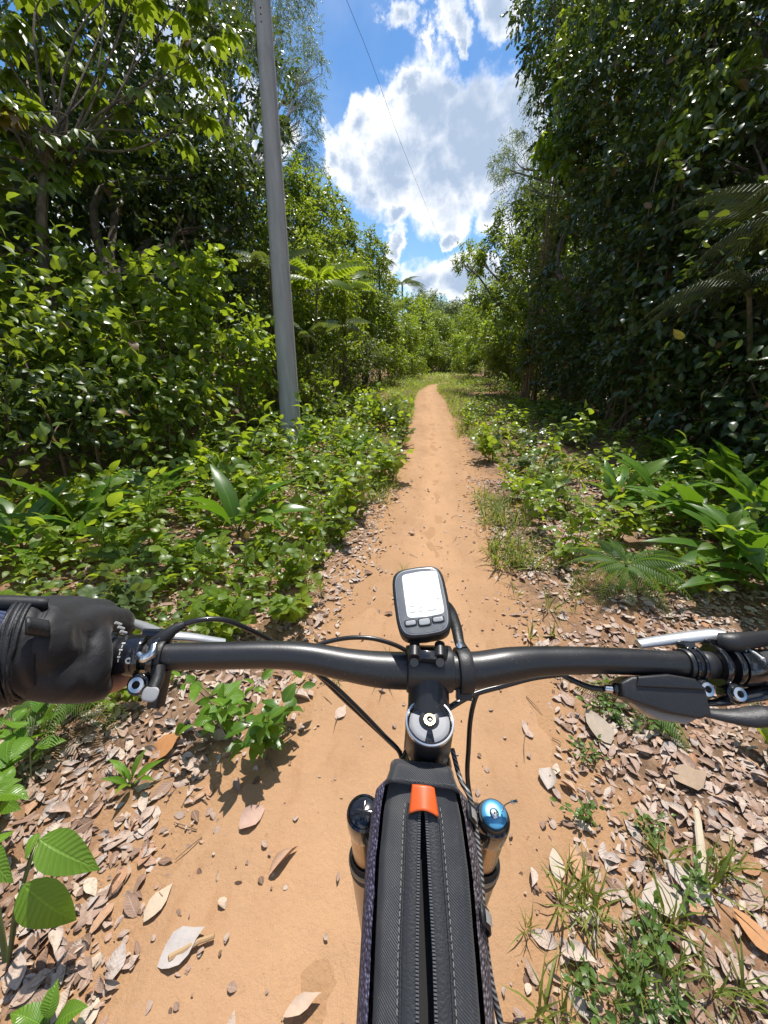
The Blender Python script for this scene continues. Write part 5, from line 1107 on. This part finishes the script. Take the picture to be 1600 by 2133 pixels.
part('brake_reservoir', Geo().tube([P(1330, 1342, .372), P(1360, 1337, .372), P(1420, 1329, .371), P(1480, 1323, .368), P(1512, 1326, .362)], [0.0056, 0.0060, 0.0068, 0.0076, 0.0074], 16, sub=5, flat=0.6), M_LAC, bike)
part('lever_body', Geo().tube([P(1495, 1335, .358), P(1530, 1338, .352), P(1590, 1330, .36), P(1680, 1322, .37)], [0.0075, 0.009, 0.007, 0.005], 14, sub=5), M_PLA, bike)
# trigger shifter
so = P(1370, 1445, .337); vx = unit(P(1450, 1452, .335) - P(1290, 1438, .340)); vn = unit(CAM - so); vn = unit(vn - vx * (vn @ vx)); vy = np.cross(vn, vx)
shf = part('shifter', Geo().prism(np.array([(-.034, .006), (-.024, .012), (.002, .0145), (.026, .013), (.036, .006), (.036, -.013), (.026, -.017), (.004, -.015), (-.022, -.009), (-.034, -.005)]), so, vx, vy, vn, -0.016, 0.009, 0.0025), M_PLA, bike)
part('shifter_cover', Geo().prism(np.array([(-.020, .0125), (.006, .0165), (.028, .0145), (.034, .006), (-.022, .004)]), so, vx, vy, vn, 0.0, 0.0108, 0.002), M_BLK, shf)
part('base_plate', Geo().prism(np.array([(-.022, -.008), (.030, -.016), (.022, -.0225), (.0, -.021), (-.012, -.016)]), so, vx, vy, vn, -0.016, -0.002, 0.0015), simple('taupe_plate', (0.30, 0.25, 0.21), 0.35, coat=0.3), shf)
bo = P(1300, 1437, .341); bd = unit(P(1262, 1434, .343) - bo)
part('barrel_adjuster', Geo().lathe([(0.0045, -0.004), (0.0056, -0.003), (0.0056, 0.003), (0.0050, 0.004), (0.0056, 0.005), (0.0056, 0.0085), (0.0045, 0.010), (0.0030, 0.0105), (0.0028, 0.017), (0.0, 0.017)], bo, bd, 20), M_GLOSS, shf)
part('barrel_ferrule', Geo().lathe([(0.0034, 0.0100), (0.0034, 0.016), (0.0025, 0.017)], bo, bd, 16), M_SIL, shf)
def paddle(pts, name, m):
    return part(name, Geo().tube([P(*p[:3]) for p in pts], [p[3] for p in pts], 16, sub=6, flat=0.6), m, shf)
paddle([(1440, 1478, .334, .0045), (1480, 1486, .330, .0050), (1520, 1492, .326, .0068), (1560, 1494, .322, .0095), (1595, 1490, .320, .0098), (1618, 1484, .320, .006)], 'thumb_lever', M_PLA)
paddle([(1440, 1462, .342, .003), (1490, 1464, .342, .0035), (1530, 1455, .342, .006), (1580, 1445, .342, .0072), (1620, 1440, .342, .006)], 'release_lever', M_GLOSS)
ring('bar_joint', 1468, 0.012, 0.0118, M_PLA, bike)

# ------------------------------------------------------------------ cycling computer on its out-front mount
dc = P(877, 1250, .340); a_ = rad(13.9); tl = rad(36.0); ro_ = rad(10)
dy = np.array([-math.sin(a_) * math.cos(tl), math.cos(a_) * math.cos(tl), math.sin(tl)]); dx0 = np.array([math.cos(a_), math.sin(a_), 0]); dz0 = np.cross(dx0, dy)
dx = dx0 * math.cos(ro_) + dz0 * math.sin(ro_); dz = np.cross(dx, dy)
def barrel(w, h, pw=5.0, n=56, bow=0.0):
    th = np.linspace(0, 2 * np.pi, n, endpoint=False); x = np.sign(np.cos(th)) * np.abs(np.cos(th)) ** (2 / pw) * w / 2; y = np.sign(np.sin(th)) * np.abs(np.sin(th)) ** (2 / pw) * h / 2
    return np.stack([x * (1 + bow * (1 - (2 * y / h) ** 2)), y * (1 + 0.07 * (1 - (2 * x / w) ** 2))], 1)
gps = empty('bike_computer', tuple(dc), 'bike computer with a glaring white screen on the handlebar', 'bike computer')
part('body', Geo().prism(barrel(.0460, .0600, 6, bow=0.05), dc, dx, dy, dz, -0.024, 0.0, 0.0022), M_PLA, gps)
part('bezel', Geo().prism(barrel(.0412, .0560, 6, bow=0.05), dc, dx, dy, dz, -0.001, 0.0008, 0.0006), simple('silver_bezel', (0.55, 0.56, 0.57), 0.3, 0.6), gps)
m_glass, t, b = mat('device_glass'); b.inputs['Base Color'].default_value = (0.20, 0.205, 0.21, 1); b.inputs['Roughness'].default_value = 0.10; b.inputs['Coat Weight'].default_value = 1.0; b.inputs['Coat Roughness'].default_value = 0.05
face = part('face', Geo().prism(barrel(.0396, .0544, 6, bow=0.05), dc, dx, dy, dz, 0.0, 0.0012, 0.0004), m_glass, gps)
m_lcd, t, b = mat('display_and_glare'); v = t.obj(); b.inputs['Base Color'].default_value = (0.72, 0.74, 0.72, 1); b.inputs['Roughness'].default_value = 0.15; b.inputs['Coat Weight'].default_value = 1.0; b.inputs['Coat Roughness'].default_value = 0.03
b.inputs['Emission Color'].default_value = (0.95, 1.0, 0.98, 1); b.inputs['Emission Strength'].default_value = 0.45  # glow adds the white sky glare to the LCD's own brightness
so_ = dc + dy * 0.0052 + dx * 0.0022
part('screen', Geo().prism(barrel(.0325, .0390, 14), so_, dx, dy, dz, 0.001, 0.0016, 0.0002), m_lcd, face)
m_ink = simple('faint_segments', (0.52, 0.55, 0.50), 0.3)
for (ux, uy, w_, h_) in ((-.011, -.0155, .005, .0014), (-.004, -.0155, .003, .0012), (.006, -.0158, .008, .0012), (-.011, -.0105, .004, .0012), (.0125, -.006, .0025, .0014), (-.003, -.0125, .0025, .001)):
    part('segment', Geo().prism([(ux - w_ / 2, uy - h_ / 2), (ux + w_ / 2, uy - h_ / 2), (ux + w_ / 2, uy + h_ / 2), (ux - w_ / 2, uy + h_ / 2)], so_, dx, dy, dz, 0.0016, 0.00172), m_ink, face)
for i, (ux, w_) in enumerate(((-.0118, .0088), (0.0, .0095), (.0118, .0088))):
    q0 = dc + dx * ux + dy * (-0.0198 + (0.0006 if i != 1 else 0))
    bt = part('button', Geo().prism(barrel(w_ + .0022, .0060 + (.0012 if i == 1 else 0), 5), q0, dx, dy, dz, 0.0008, 0.0017, 0.0004), M_PLA, face)
    part('button_top', Geo().prism(barrel(w_, .0038 + (.0012 if i == 1 else 0), 5), q0, dx, dy, dz, 0.0015, 0.0026, 0.0006), simple('button_grey', (0.42, 0.43, 0.44), 0.35, coat=0.4), bt)
mp, mt_, mr = bar_at(963)
part('mount_clamp', Geo().lathe([(0.0157, -0.006), (0.0195, -0.0058), (0.0200, -0.005), (0.0200, 0.005), (0.0195, 0.0058), (0.0157, 0.006)], mp, mt_, 36).prism([(-.0065, -.008), (.0065, -.008), (.0065, .008), (-.0065, .008)], P(966, 1436, .335), RGT, unit(np.array([0, .6, .75])), unit(np.array([0, -.75, .6])), -0.006, 0.006, 0.001), M_PLA, gps)
part('mount_arm', Geo().tube([mp + np.array([0, .008, .016]), P(957, 1338, .352), P(948, 1300, .366), P(925, 1265, .375), dc - dz * 0.016], [0.005, 0.0048, 0.0055, 0.008, 0.011], 14, sub=5, flat=0.7), M_PLA, gps)
q0 = P(957, 1344, .341); part('mount_screw', Geo().lathe([(0, .0015), (.0025, .0012), (.003, 0)], q0, unit(CAM - q0), 16), M_SIL, gps)

# ------------------------------------------------------------------ top-tube bag
m_fab, t, b = mat('black_twill'); v = t.obj(); wv1 = t.new('ShaderNodeTexWave', wave_type='BANDS', bands_direction='DIAGONAL'); wv1.inputs['Scale'].default_value = 330; wv1.inputs['Distortion'].default_value = 0.6; t.put(wv1.inputs['Vector'], v)
n1 = t.noise(v, 25, 5, 0.6); n2 = t.noise(v, 1200, 2)
c = t.mix(wv1.outputs['Fac'], (0.016, 0.017, 0.021), (0.036, 0.038, 0.045)); c = t.mix(t.math('MULTIPLY', t.smooth(n2, 0.66, 0.75), 0.5), c, (0.25, 0.23, 0.21)); c = t.mix(t.math('MULTIPLY', t.smooth(n1, 0.5, 0.8), 0.3), c, (0.09, 0.08, 0.075))
t.put(b.inputs['Base Color'], c); b.inputs['Roughness'].default_value = 0.62; b.inputs['Sheen Weight'].default_value = 0.15
t.put(b.inputs['Normal'], t.bump(t.math('ADD', wv1.outputs['Fac'], t.math('MULTIPLY', n1, 5)), 0.35, 0.0012))
def mesh_mat(name, c1_, c2_):
    m, t, b = mat(name); v = t.obj(); mp_ = t.new('ShaderNodeMapping'); mp_.inputs['Scale'].default_value = (1, 1, 1); t.put(mp_.inputs[0], v)
    vo = t.new('ShaderNodeTexVoronoi'); vo.inputs['Scale'].default_value = 420; t.put(vo.inputs['Vector'], mp_.outputs[0]); n = t.noise(v, 60, 3)
    c = t.mix(t.smooth(vo.outputs['Distance'], 0.2, 0.6), c1_, c2_); t.put(b.inputs['Base Color'], c); b.inputs['Roughness'].default_value = 0.65; t.put(b.inputs['Normal'], t.bump(vo.outputs['Distance'], 0.8, 0.002)); return m
M_MESHL = mesh_mat('purple_grey_mesh', (0.17, 0.155, 0.25), (0.05, 0.045, 0.08)); M_MESHR = mesh_mat('grey_mesh', (0.20, 0.175, 0.19), (0.06, 0.05, 0.06))
M_TAPE = simple('zipper_tape', (0.022, 0.023, 0.026), 0.5, bump=0.25, bscale=700)
T0, T1 = P(879, 1606, .291), P(889, 2133, .2077); TD = T1 - T0
bag = empty('top_tube_bag', tuple(T0 + TD * 0.6 - [0, 0, .07]), 'black fabric top-tube bag with half-open zip and orange tab', 'bag')
BX = RGT; BT = unit(TD); BU = unit(np.cross(BX, -BT)); 
if BU[2] < 0: BU = -BU
tt = np.linspace(0, 1.75, 60)
hw = np.interp(tt, [0, 0.08, 0.2, 0.45, 0.8, 1.2, 1.75], [.0222, .0256, .0280, .0302, .0304, .030, .027])
ctr = T0 + TD * tt[:, None]
slit = np.interp(tt, [0, 0.19, 0.22, 0.45, 0.8, 1.3, 1.5, 1.75], [.0002, .0002, .0014, .0024, .0040, .0042, .0004, .0002])
def sect(u):
    """cross profile from slit (u=0) to bottom of side (u=1): lateral fraction, drop"""
    us_ = np.array([0, .12, .3, .42, .50, .56, .62, .75, 1.0]); lat = np.array([0, .22, .62, .85, .95, .995, 1.02, 1.04, 0.98]); dr = np.array([0, .0004, .0016, .0035, .0065, .0110, .018, .035, .072])
    return np.interp(u, us_, lat), np.interp(u, us_, dr)
wr = np.random.default_rng(3)
def side(sg):
    uu = np.linspace(0, 1, 40); la, dr = sect(uu); A_ = np.zeros((len(tt), 40, 3))
    for i in range(len(tt)):
        lat = slit[i] + (hw[i] - slit[i]) * la; wrk = 0.0016 * (fbm(np.full(40, tt[i] * 9 + sg * 7), uu * 4, 3)) * np.clip(uu * 5, 0, 1)
        A_[i] = ctr[i] + BX * (sg * lat)[:, None] + BU * (-dr + wrk)[:, None]
    return A_
for sg in (-1, 1):
    A_ = side(sg); o = part('side_panel', Geo().grid(A_ if sg > 0 else A_[:, ::-1]), m_fab, bag, 180); so2 = o.modifiers.new('thick', 'SOLIDIFY'); so2.thickness = 0.0012; so2.offset = -1
    # mesh side pocket
    A2 = A_[:, 20:40].copy(); bul = np.sin(np.linspace(0.25, np.pi, 20)); A2 += (BX * sg)[None, None] * (0.0012 + 0.0085 * bul)[None, :, None] * np.clip(tt * 12, 0.2, 1)[:, None, None]
    part('mesh_pocket', Geo().grid(A2 if sg > 0 else A2[:, ::-1]), M_MESHL if sg < 0 else M_MESHR, bag, 180)
    # zipper tape, teeth, seam
    ii = np.where(tt > 0.17)[0]; us2 = np.linspace(0, 1, 6); A3 = np.zeros((len(ii), 6, 3))
    for k, i in enumerate(ii):
        lat = slit[i] + .0002 + us2 * .0098; la, dr = sect(np.linspace(0, 1, 40)); drp = np.interp((lat - slit[i]) / (hw[i] - slit[i]), la, dr)
        A3[k] = ctr[i] + BX * (sg * lat)[:, None] + BU * (-drp + 0.0012 + 0.0009 * np.sin(us2 * np.pi))[:, None]
    zt = part('zipper_tape', Geo().grid(A3 if sg > 0 else A3[:, ::-1]), M_TAPE, bag, 180)
    for nm, off_, r_, h_, m_ in (('seam_ridge', .0104, .0007, .0014, M_TAPE),):
        pts_ = []
        for i in ii:
            lat = slit[i] + off_; la, dr = sect(np.linspace(0, 1, 40)); pts_.append(ctr[i] + BX * sg * lat + BU * (-np.interp((lat - slit[i]) / (hw[i] - slit[i]), la, dr) + h_))
        part(nm, Geo().tube(pts_, r_, 6), m_, zt)
    g = Geo(); L_ = np.linalg.norm(TD); ta = np.arange(0.22, 1.0, 0.00145 / L_)
    for tv in ta:
        p_ = T0 + TD * tv + BX * sg * (np.interp(tv, tt, slit) + .0010) + BU * 0.0020; g.prism([(-.0009, -.0004), (.0009, -.0004), (.0009, .0004), (-.0009, .0004)], p_, BX, BT, BU, -0.0005, 0.0005)
    o = part('zipper_teeth', g, simple('zip_teeth', (0.10, 0.10, 0.105), 0.35), zt); o['kind'] = 'stuff'
    g = Geo(); ta = np.arange(0.19, 1.0, 0.0034 / L_)
    for tv in ta:
        lat = np.interp(tv, tt, slit) + .0121; la, dr = sect(np.linspace(0, 1, 40)); sl2 = np.interp(tv, tt, slit); hh_ = np.interp(tv, tt, hw)
        p_ = T0 + TD * tv + BX * sg * lat + BU * (-np.interp((lat - sl2) / (hh_ - sl2), la, dr) + 0.0009); g.tube([p_ - BT * 0.0011, p_ + BT * 0.0011], 0.00022, 5)
    o = part('stitching', g, simple('grey_thread', (0.30, 0.29, 0.28), 0.7), zt); o['kind'] = 'stuff'
# inside of the bag
g = Geo(); A_ = np.zeros((2, 2, 3))
ring_ = [(-.02, -.016), (.02, -.016), (.02, -.05), (-.02, -.05)]
part('lining', Geo().prism(ring_, ctr[6], BX, BU, BT, 0.0, L_ * 1.4), m_black, bag)
# front band
fl = np.linspace(-0.06, 0.085, 10); A_ = np.zeros((10, 34, 3))
for i, tv in enumerate(fl):
    lat = np.linspace(-1, 1, 34); h_ = np.interp(tv, tt, hw) if tv > 0 else 0.0222; edge_ = np.clip(np.abs(lat) - 0.82, 0, 1) / 0.18
    A_[i] = T0 + TD * tv + BX * (lat * (h_ + 0.0008))[:, None] + BU * (0.0022 - 0.010 * edge_ ** 2 - (0.012 * (1 - (tv + 0.06) / 0.06) ** 2 if tv < 0 else 0) + 0.0006 * np.sin(lat * 5))[:, None]
o = part('front_band', Geo().grid(A_), m_fab, bag, 180); so2 = o.modifiers.new('thick', 'SOLIDIFY'); so2.thickness = 0.0016; so2.offset = 1
# front wall of the bag down to the tube
A_ = np.zeros((6, 20, 3)); 
for i, dz_ in enumerate(np.linspace(0.008, 0.072, 6)):
    lat = np.linspace(-1, 1, 20); A_[i] = T0 - TD * 0.055 + BX * (lat * .0226)[:, None] - BU * dz_ + BT * (0.012 * np.abs(lat)[:, None] ** 4)
part('front_wall', Geo().grid(A_), m_fab, bag, 180)
g = Geo(); 
for xv in np.arange(-0.022, 0.0221, 0.0031): g.tube([T0 + TD * 0.064 + BX * xv + BU * 0.0042, T0 + TD * 0.064 + BX * (xv + 0.0020) + BU * 0.0042], 0.00022, 5)
o = part('band_stitching', g, simple('dark_thread', (0.12, 0.12, 0.12), 0.7), bag); o['kind'] = 'stuff'
# orange pull tab
ov = np.linspace(0.085, 0.235, 12); A_ = np.zeros((12, 14, 3))
for i, tv in enumerate(ov):
    f = i / 11; lat = np.linspace(-1, 1, 14); wd_ = 0.0078 + 0.0022 * f; A_[i] = T0 + TD * tv + BX * (0.0006 + lat * wd_)[:, None] + BU * (0.0026 + 0.0038 * (0.35 + 0.65 * f) * np.cos(lat * np.pi / 2) ** 1.0)[:, None] + BT * (-0.0022 * f * np.cos(lat * np.pi / 2))[:, None]
m_or, t, b = mat('orange_tab'); v = t.obj(); n = t.noise(v, 150, 4); t.put(b.inputs['Base Color'], t.mix(n, (0.62, 0.085, 0.015), (0.75, 0.13, 0.025))); b.inputs['Roughness'].default_value = 0.38
o = part('pull_tab', Geo().grid(A_), m_or, bag, 180); so2 = o.modifiers.new('thick', 'SOLIDIFY'); so2.thickness = 0.0012; so2.offset = 1
# straps on the right side with grey reflective face
M_REFL = simple('reflective_strap', (0.34, 0.34, 0.32), 0.45, bump=0.2, bscale=600)
for tv in (0.165, 0.61):
    h_ = np.interp(tv, tt, hw); base_p = T0 + TD * tv
    A_ = np.zeros((2, 12, 3)); A5 = np.zeros((2, 12, 3))
    for i, dt_ in enumerate((-0.030, 0.030)):
        for j, f in enumerate(np.linspace(0, 1, 12)): A_[i, j] = base_p + BT * (dt_ * 0.16) + BX * (h_ + 0.0060 + 0.0062 * math.sin(f * 2.4)) + BU * (-0.006 - 0.020 * f) + BT * 0.006 * f
    st_ = part('strap', Geo().grid(A_), M_TAPE, bag, 180); so2 = st_.modifiers.new('thick', 'SOLIDIFY'); so2.thickness = 0.0014
    A5 = A_.copy(); mid_ = A_.mean(0); A5[0] = mid_ + (A_[0] - mid_) * 0.62; A5[1] = mid_ + (A_[1] - mid_) * 0.62; A5 = A5[:, 1:7] + BX * 0.0009 + BU * 0.0007
    part('reflective_face', Geo().grid(A5), M_REFL, st_, 180)

# ------------------------------------------------------------------ rider: left arm and gloved hand
m_glove, t, b = mat('black_glove'); v = t.obj(); n1 = t.noise(v, 40, 5, 0.6); n2 = t.noise(v, 1400, 2); n3 = t.noise(v, 16, 3)
c = t.mix(n1, (0.009, 0.009, 0.011), (0.019, 0.018, 0.022)); c = t.mix(t.math('MULTIPLY', t.smooth(n2, 0.68, 0.76), 0.5), c, (0.22, 0.21, 0.21))
t.put(b.inputs['Base Color'], c); b.inputs['Roughness'].default_value = 0.6; b.inputs['Sheen Weight'].default_value = 0.12; b.inputs['Sheen Roughness'].default_value = 0.4
n4 = t.noise(v, 55, 4, 0.6, 1.2); t.put(b.inputs['Normal'], t.bump(t.math('ADD', t.math('ADD', n3, t.math('MULTIPLY', n4, 0.35)), t.math('MULTIPLY', n2, 0.05)), 0.38, 0.007))
m_skin = simple('skin', (0.42, 0.22, 0.14), 0.5, bump=0.2, bscale=300)
m_nav, t, b = mat('navy_ribbed_sleeve'); v = t.obj(); wv1 = t.new('ShaderNodeTexWave', wave_type='BANDS', bands_direction='Y'); wv1.inputs['Scale'].default_value = 90; wv1.inputs['Distortion'].default_value = 0.5; t.put(wv1.inputs['Vector'], v)
t.put(b.inputs['Base Color'], t.mix(wv1.outputs['Fac'], (0.008, 0.016, 0.05), (0.035, 0.06, 0.15))); b.inputs['Roughness'].default_value = 0.7; t.put(b.inputs['Normal'], t.bump(wv1.outputs['Fac'], 0.5, 0.002))
wrist = P(18, 1354, .268); elbow = wrist + np.array([-0.20, -0.12, 0.05])
person = empty('person', tuple(elbow - [0, 0, 0.9]), 'rider\'s left hand in a black glove, gripping the handlebar', 'person')
def capsule(g, a, b_, ra, rb, n=14):
    a = np.array(a); b_ = np.array(b_); d = unit(b_ - a)
    g.tube([a - d * ra * .92, a - d * ra * .6, a, b_, b_ + d * rb * .6, b_ + d * rb * .92], [ra * .38, ra * .8, ra, rb, rb * .8, rb * .38], n)
WEB = [P(192, 1334, .305), P(198, 1364, .299), P(192, 1400, .296)]
def hand(g, ext=0.0, fingers=True, cut=1.0):
    gx0 = bar_at(225)[0]; tx = bar_at(200)[1]
    # knuckles from index (inboard) to little finger (outboard), above and ahead of the bar
    kn = [P(198, 1296, .322), P(154, 1282, .318), P(108, 1275, .312), P(60, 1275, .304)]
    off = [np.array([0, .030, -.022]), np.array([0, .032, -.020]), np.array([0, .031, -.020]), np.array([0, .027, -.019])]
    wp = [wrist + np.array([.022, .012, .004]), wrist + np.array([.014, .016, .009]), wrist + np.array([.004, .018, .009]), wrist + np.array([-.006, .016, .004])]
    thumb0 = P(128, 1412, .278)
    for i in range(4):
        r = (.0140, .0146, .0142, .0132)[i] + ext
        capsule(g, wp[i], kn[i], r * 1.12, r)
        bc = bar_at((186, 146, 104, 66)[i])[0]
        pip = kn[i] + off[i] * .75; dip = bc + np.array([0, .020, -.016]); tip = bc + np.array([0, .002, -.026])
        capsule(g, kn[i], pip, r, r * .86)
        if fingers: capsule(g, pip, dip, r * .84, r * .74); capsule(g, dip, tip, r * .72, r * .62)
    # palm heel wraps the back of the grip
    for i in range(3):
        bc = bar_at((168, 120, 76)[i])[0]; capsule(g, wp[i] + [0, 0, -.012], bc + np.array([0, -.019, -.004]), .018 + ext, .0150 + ext)
        capsule(g, bc + np.array([0, -.019, -.002]), kn[i] + np.array([0, -.006, -.010]), .0148 + ext, .0145 + ext)
    # thenar and thumb, passing under the bar towards the clamp
    t1_ = P(172, 1426, .291); t2_ = P(200, 1430, .300); t3_ = P(240, 1418, .322)
    capsule(g, wrist + [.018, 0, -.016], thumb0, .020 + ext, .0175 + ext); capsule(g, thumb0, t1_, .0175 + ext, .0140 + ext)
    capsule(g, kn[0] + np.array([0, -.004, -.006]), WEB[0], .0138 + ext, .0128 + ext); capsule(g, WEB[0], WEB[1], .0128 + ext, .0122 + ext); capsule(g, WEB[1], WEB[2], .0122 + ext, .0128 + ext); capsule(g, WEB[2], t1_, .0128 + ext, .0135 + ext)
    if cut > 0.5: capsule(g, t1_, t2_, .0135 + ext, .0120 + ext)
    return t2_, t3_
g = Geo(); t2_, t3_ = hand(g, -0.0018); capsule(g, t2_ - [.01, 0, 0], t3_, .0112, .0095); capsule(g, t3_, t3_ + [.012, .012, .002], .0095, .0072)
capsule(g, elbow, wrist, .040, .026)
body = part('body', g, m_skin, person)
def fuse(o, vox, it=6):
    r_ = o.modifiers.new('fuse', 'REMESH'); r_.mode = 'VOXEL'; r_.voxel_size = vox; r_.use_smooth_shade = True
    s_ = o.modifiers.new('soft', 'SMOOTH'); s_.factor = 0.5; s_.iterations = it
fuse(body, 0.0024, 5)
g = Geo(); hand(g, 0.0); capsule(g, wrist + [.002, 0, 0], wrist + [.014, .006, 0], .0265, .0275)
glove = part('glove', g, m_glove, person); fuse(glove, 0.0022, 7)
dw = unit(elbow - wrist)
def cuff(name, a, b_, r0, r1, m, parent, wob=0.0, seed=1, thick=0.0022):
    n, k = 12, 40; th = np.linspace(0, 2 * np.pi, k + 1); e1 = unit(np.cross(dw, UPV)); e2 = np.cross(dw, e1); A_ = np.zeros((n, k + 1, 3))
    for i in range(n):
        f = i / (n - 1); rr_ = r0 + (r1 - r0) * f + wob * fbm(np.cos(th) * 1.5 + seed + f * 2, np.sin(th) * 1.5 + f * 3, 3)
        A_[i] = wrist + dw * (a + (b_ - a) * f) + rr_[:, None] * (np.cos(th)[:, None] * e1 + np.sin(th)[:, None] * e2)
    o = part(name, Geo().grid(A_), m, parent, 180); s_ = o.modifiers.new('thick', 'SOLIDIFY'); s_.thickness = thick; s_.offset = 1; return o
cf = cuff('cuff', -0.022, -0.006, 0.0290, 0.0345, m_glove, glove, 0.004, 3)
cuff('cuff_binding', -0.0068, -0.0032, 0.0352, 0.0352, M_TAPE, glove, 0.004, 3, 0.0026)
cuff('cuff_binding', -0.0115, -0.0088, 0.0345, 0.0350, M_TAPE, glove, 0.004, 3, 0.002)
cuff('sleeve', -0.012, 0.26, 0.0300, 0.046, m_nav, person, 0.007, 8)
A_ = np.zeros((8, 6, 3))
for i, f in enumerate(np.linspace(0, 1, 8)):
    for j, h_ in enumerate(np.linspace(-1, 1, 6)): A_[i, j] = P(52 + 50 * f + 4 * h_ * f, 1303 + 14 * h_ + 8 * f, .246 + 0.012 * f + 0.003 * h_ * h_)
o = part('closure_tab', Geo().grid(A_), M_TAPE, glove, 180); so2 = o.modifiers.new('thick', 'SOLIDIFY'); so2.thickness = 0.002
A_ = np.zeros((8, 6, 3))
for i, f in enumerate(np.linspace(0, 1, 8)):
    for j, h_ in enumerate(np.linspace(-1, 1, 6)): A_[i, j] = P(-40 + 142 * f, 1257 + 11 * h_ * (1 - 0.6 * f ** 3), .262 + 0.014 * f - 0.004 * (1 - h_ * h_))
o = part('closure_strap', Geo().grid(A_), m_glove, glove, 180); so2 = o.modifiers.new('thick', 'SOLIDIFY'); so2.thickness = 0.0025
# printed white marks on the index finger
M_PRINT = M_WHT
for i, (px_, py_, an_) in enumerate(((240, 1297, 0.9), (246, 1306, 0.9), (251, 1315, 0.9))):
    q0 = P(px_, py_, .318); part('printed_mark', Geo().tube([q0, q0 + np.array([.002, .003, -.004])], [0.0012, 0.0010], 6), M_PRINT, glove)
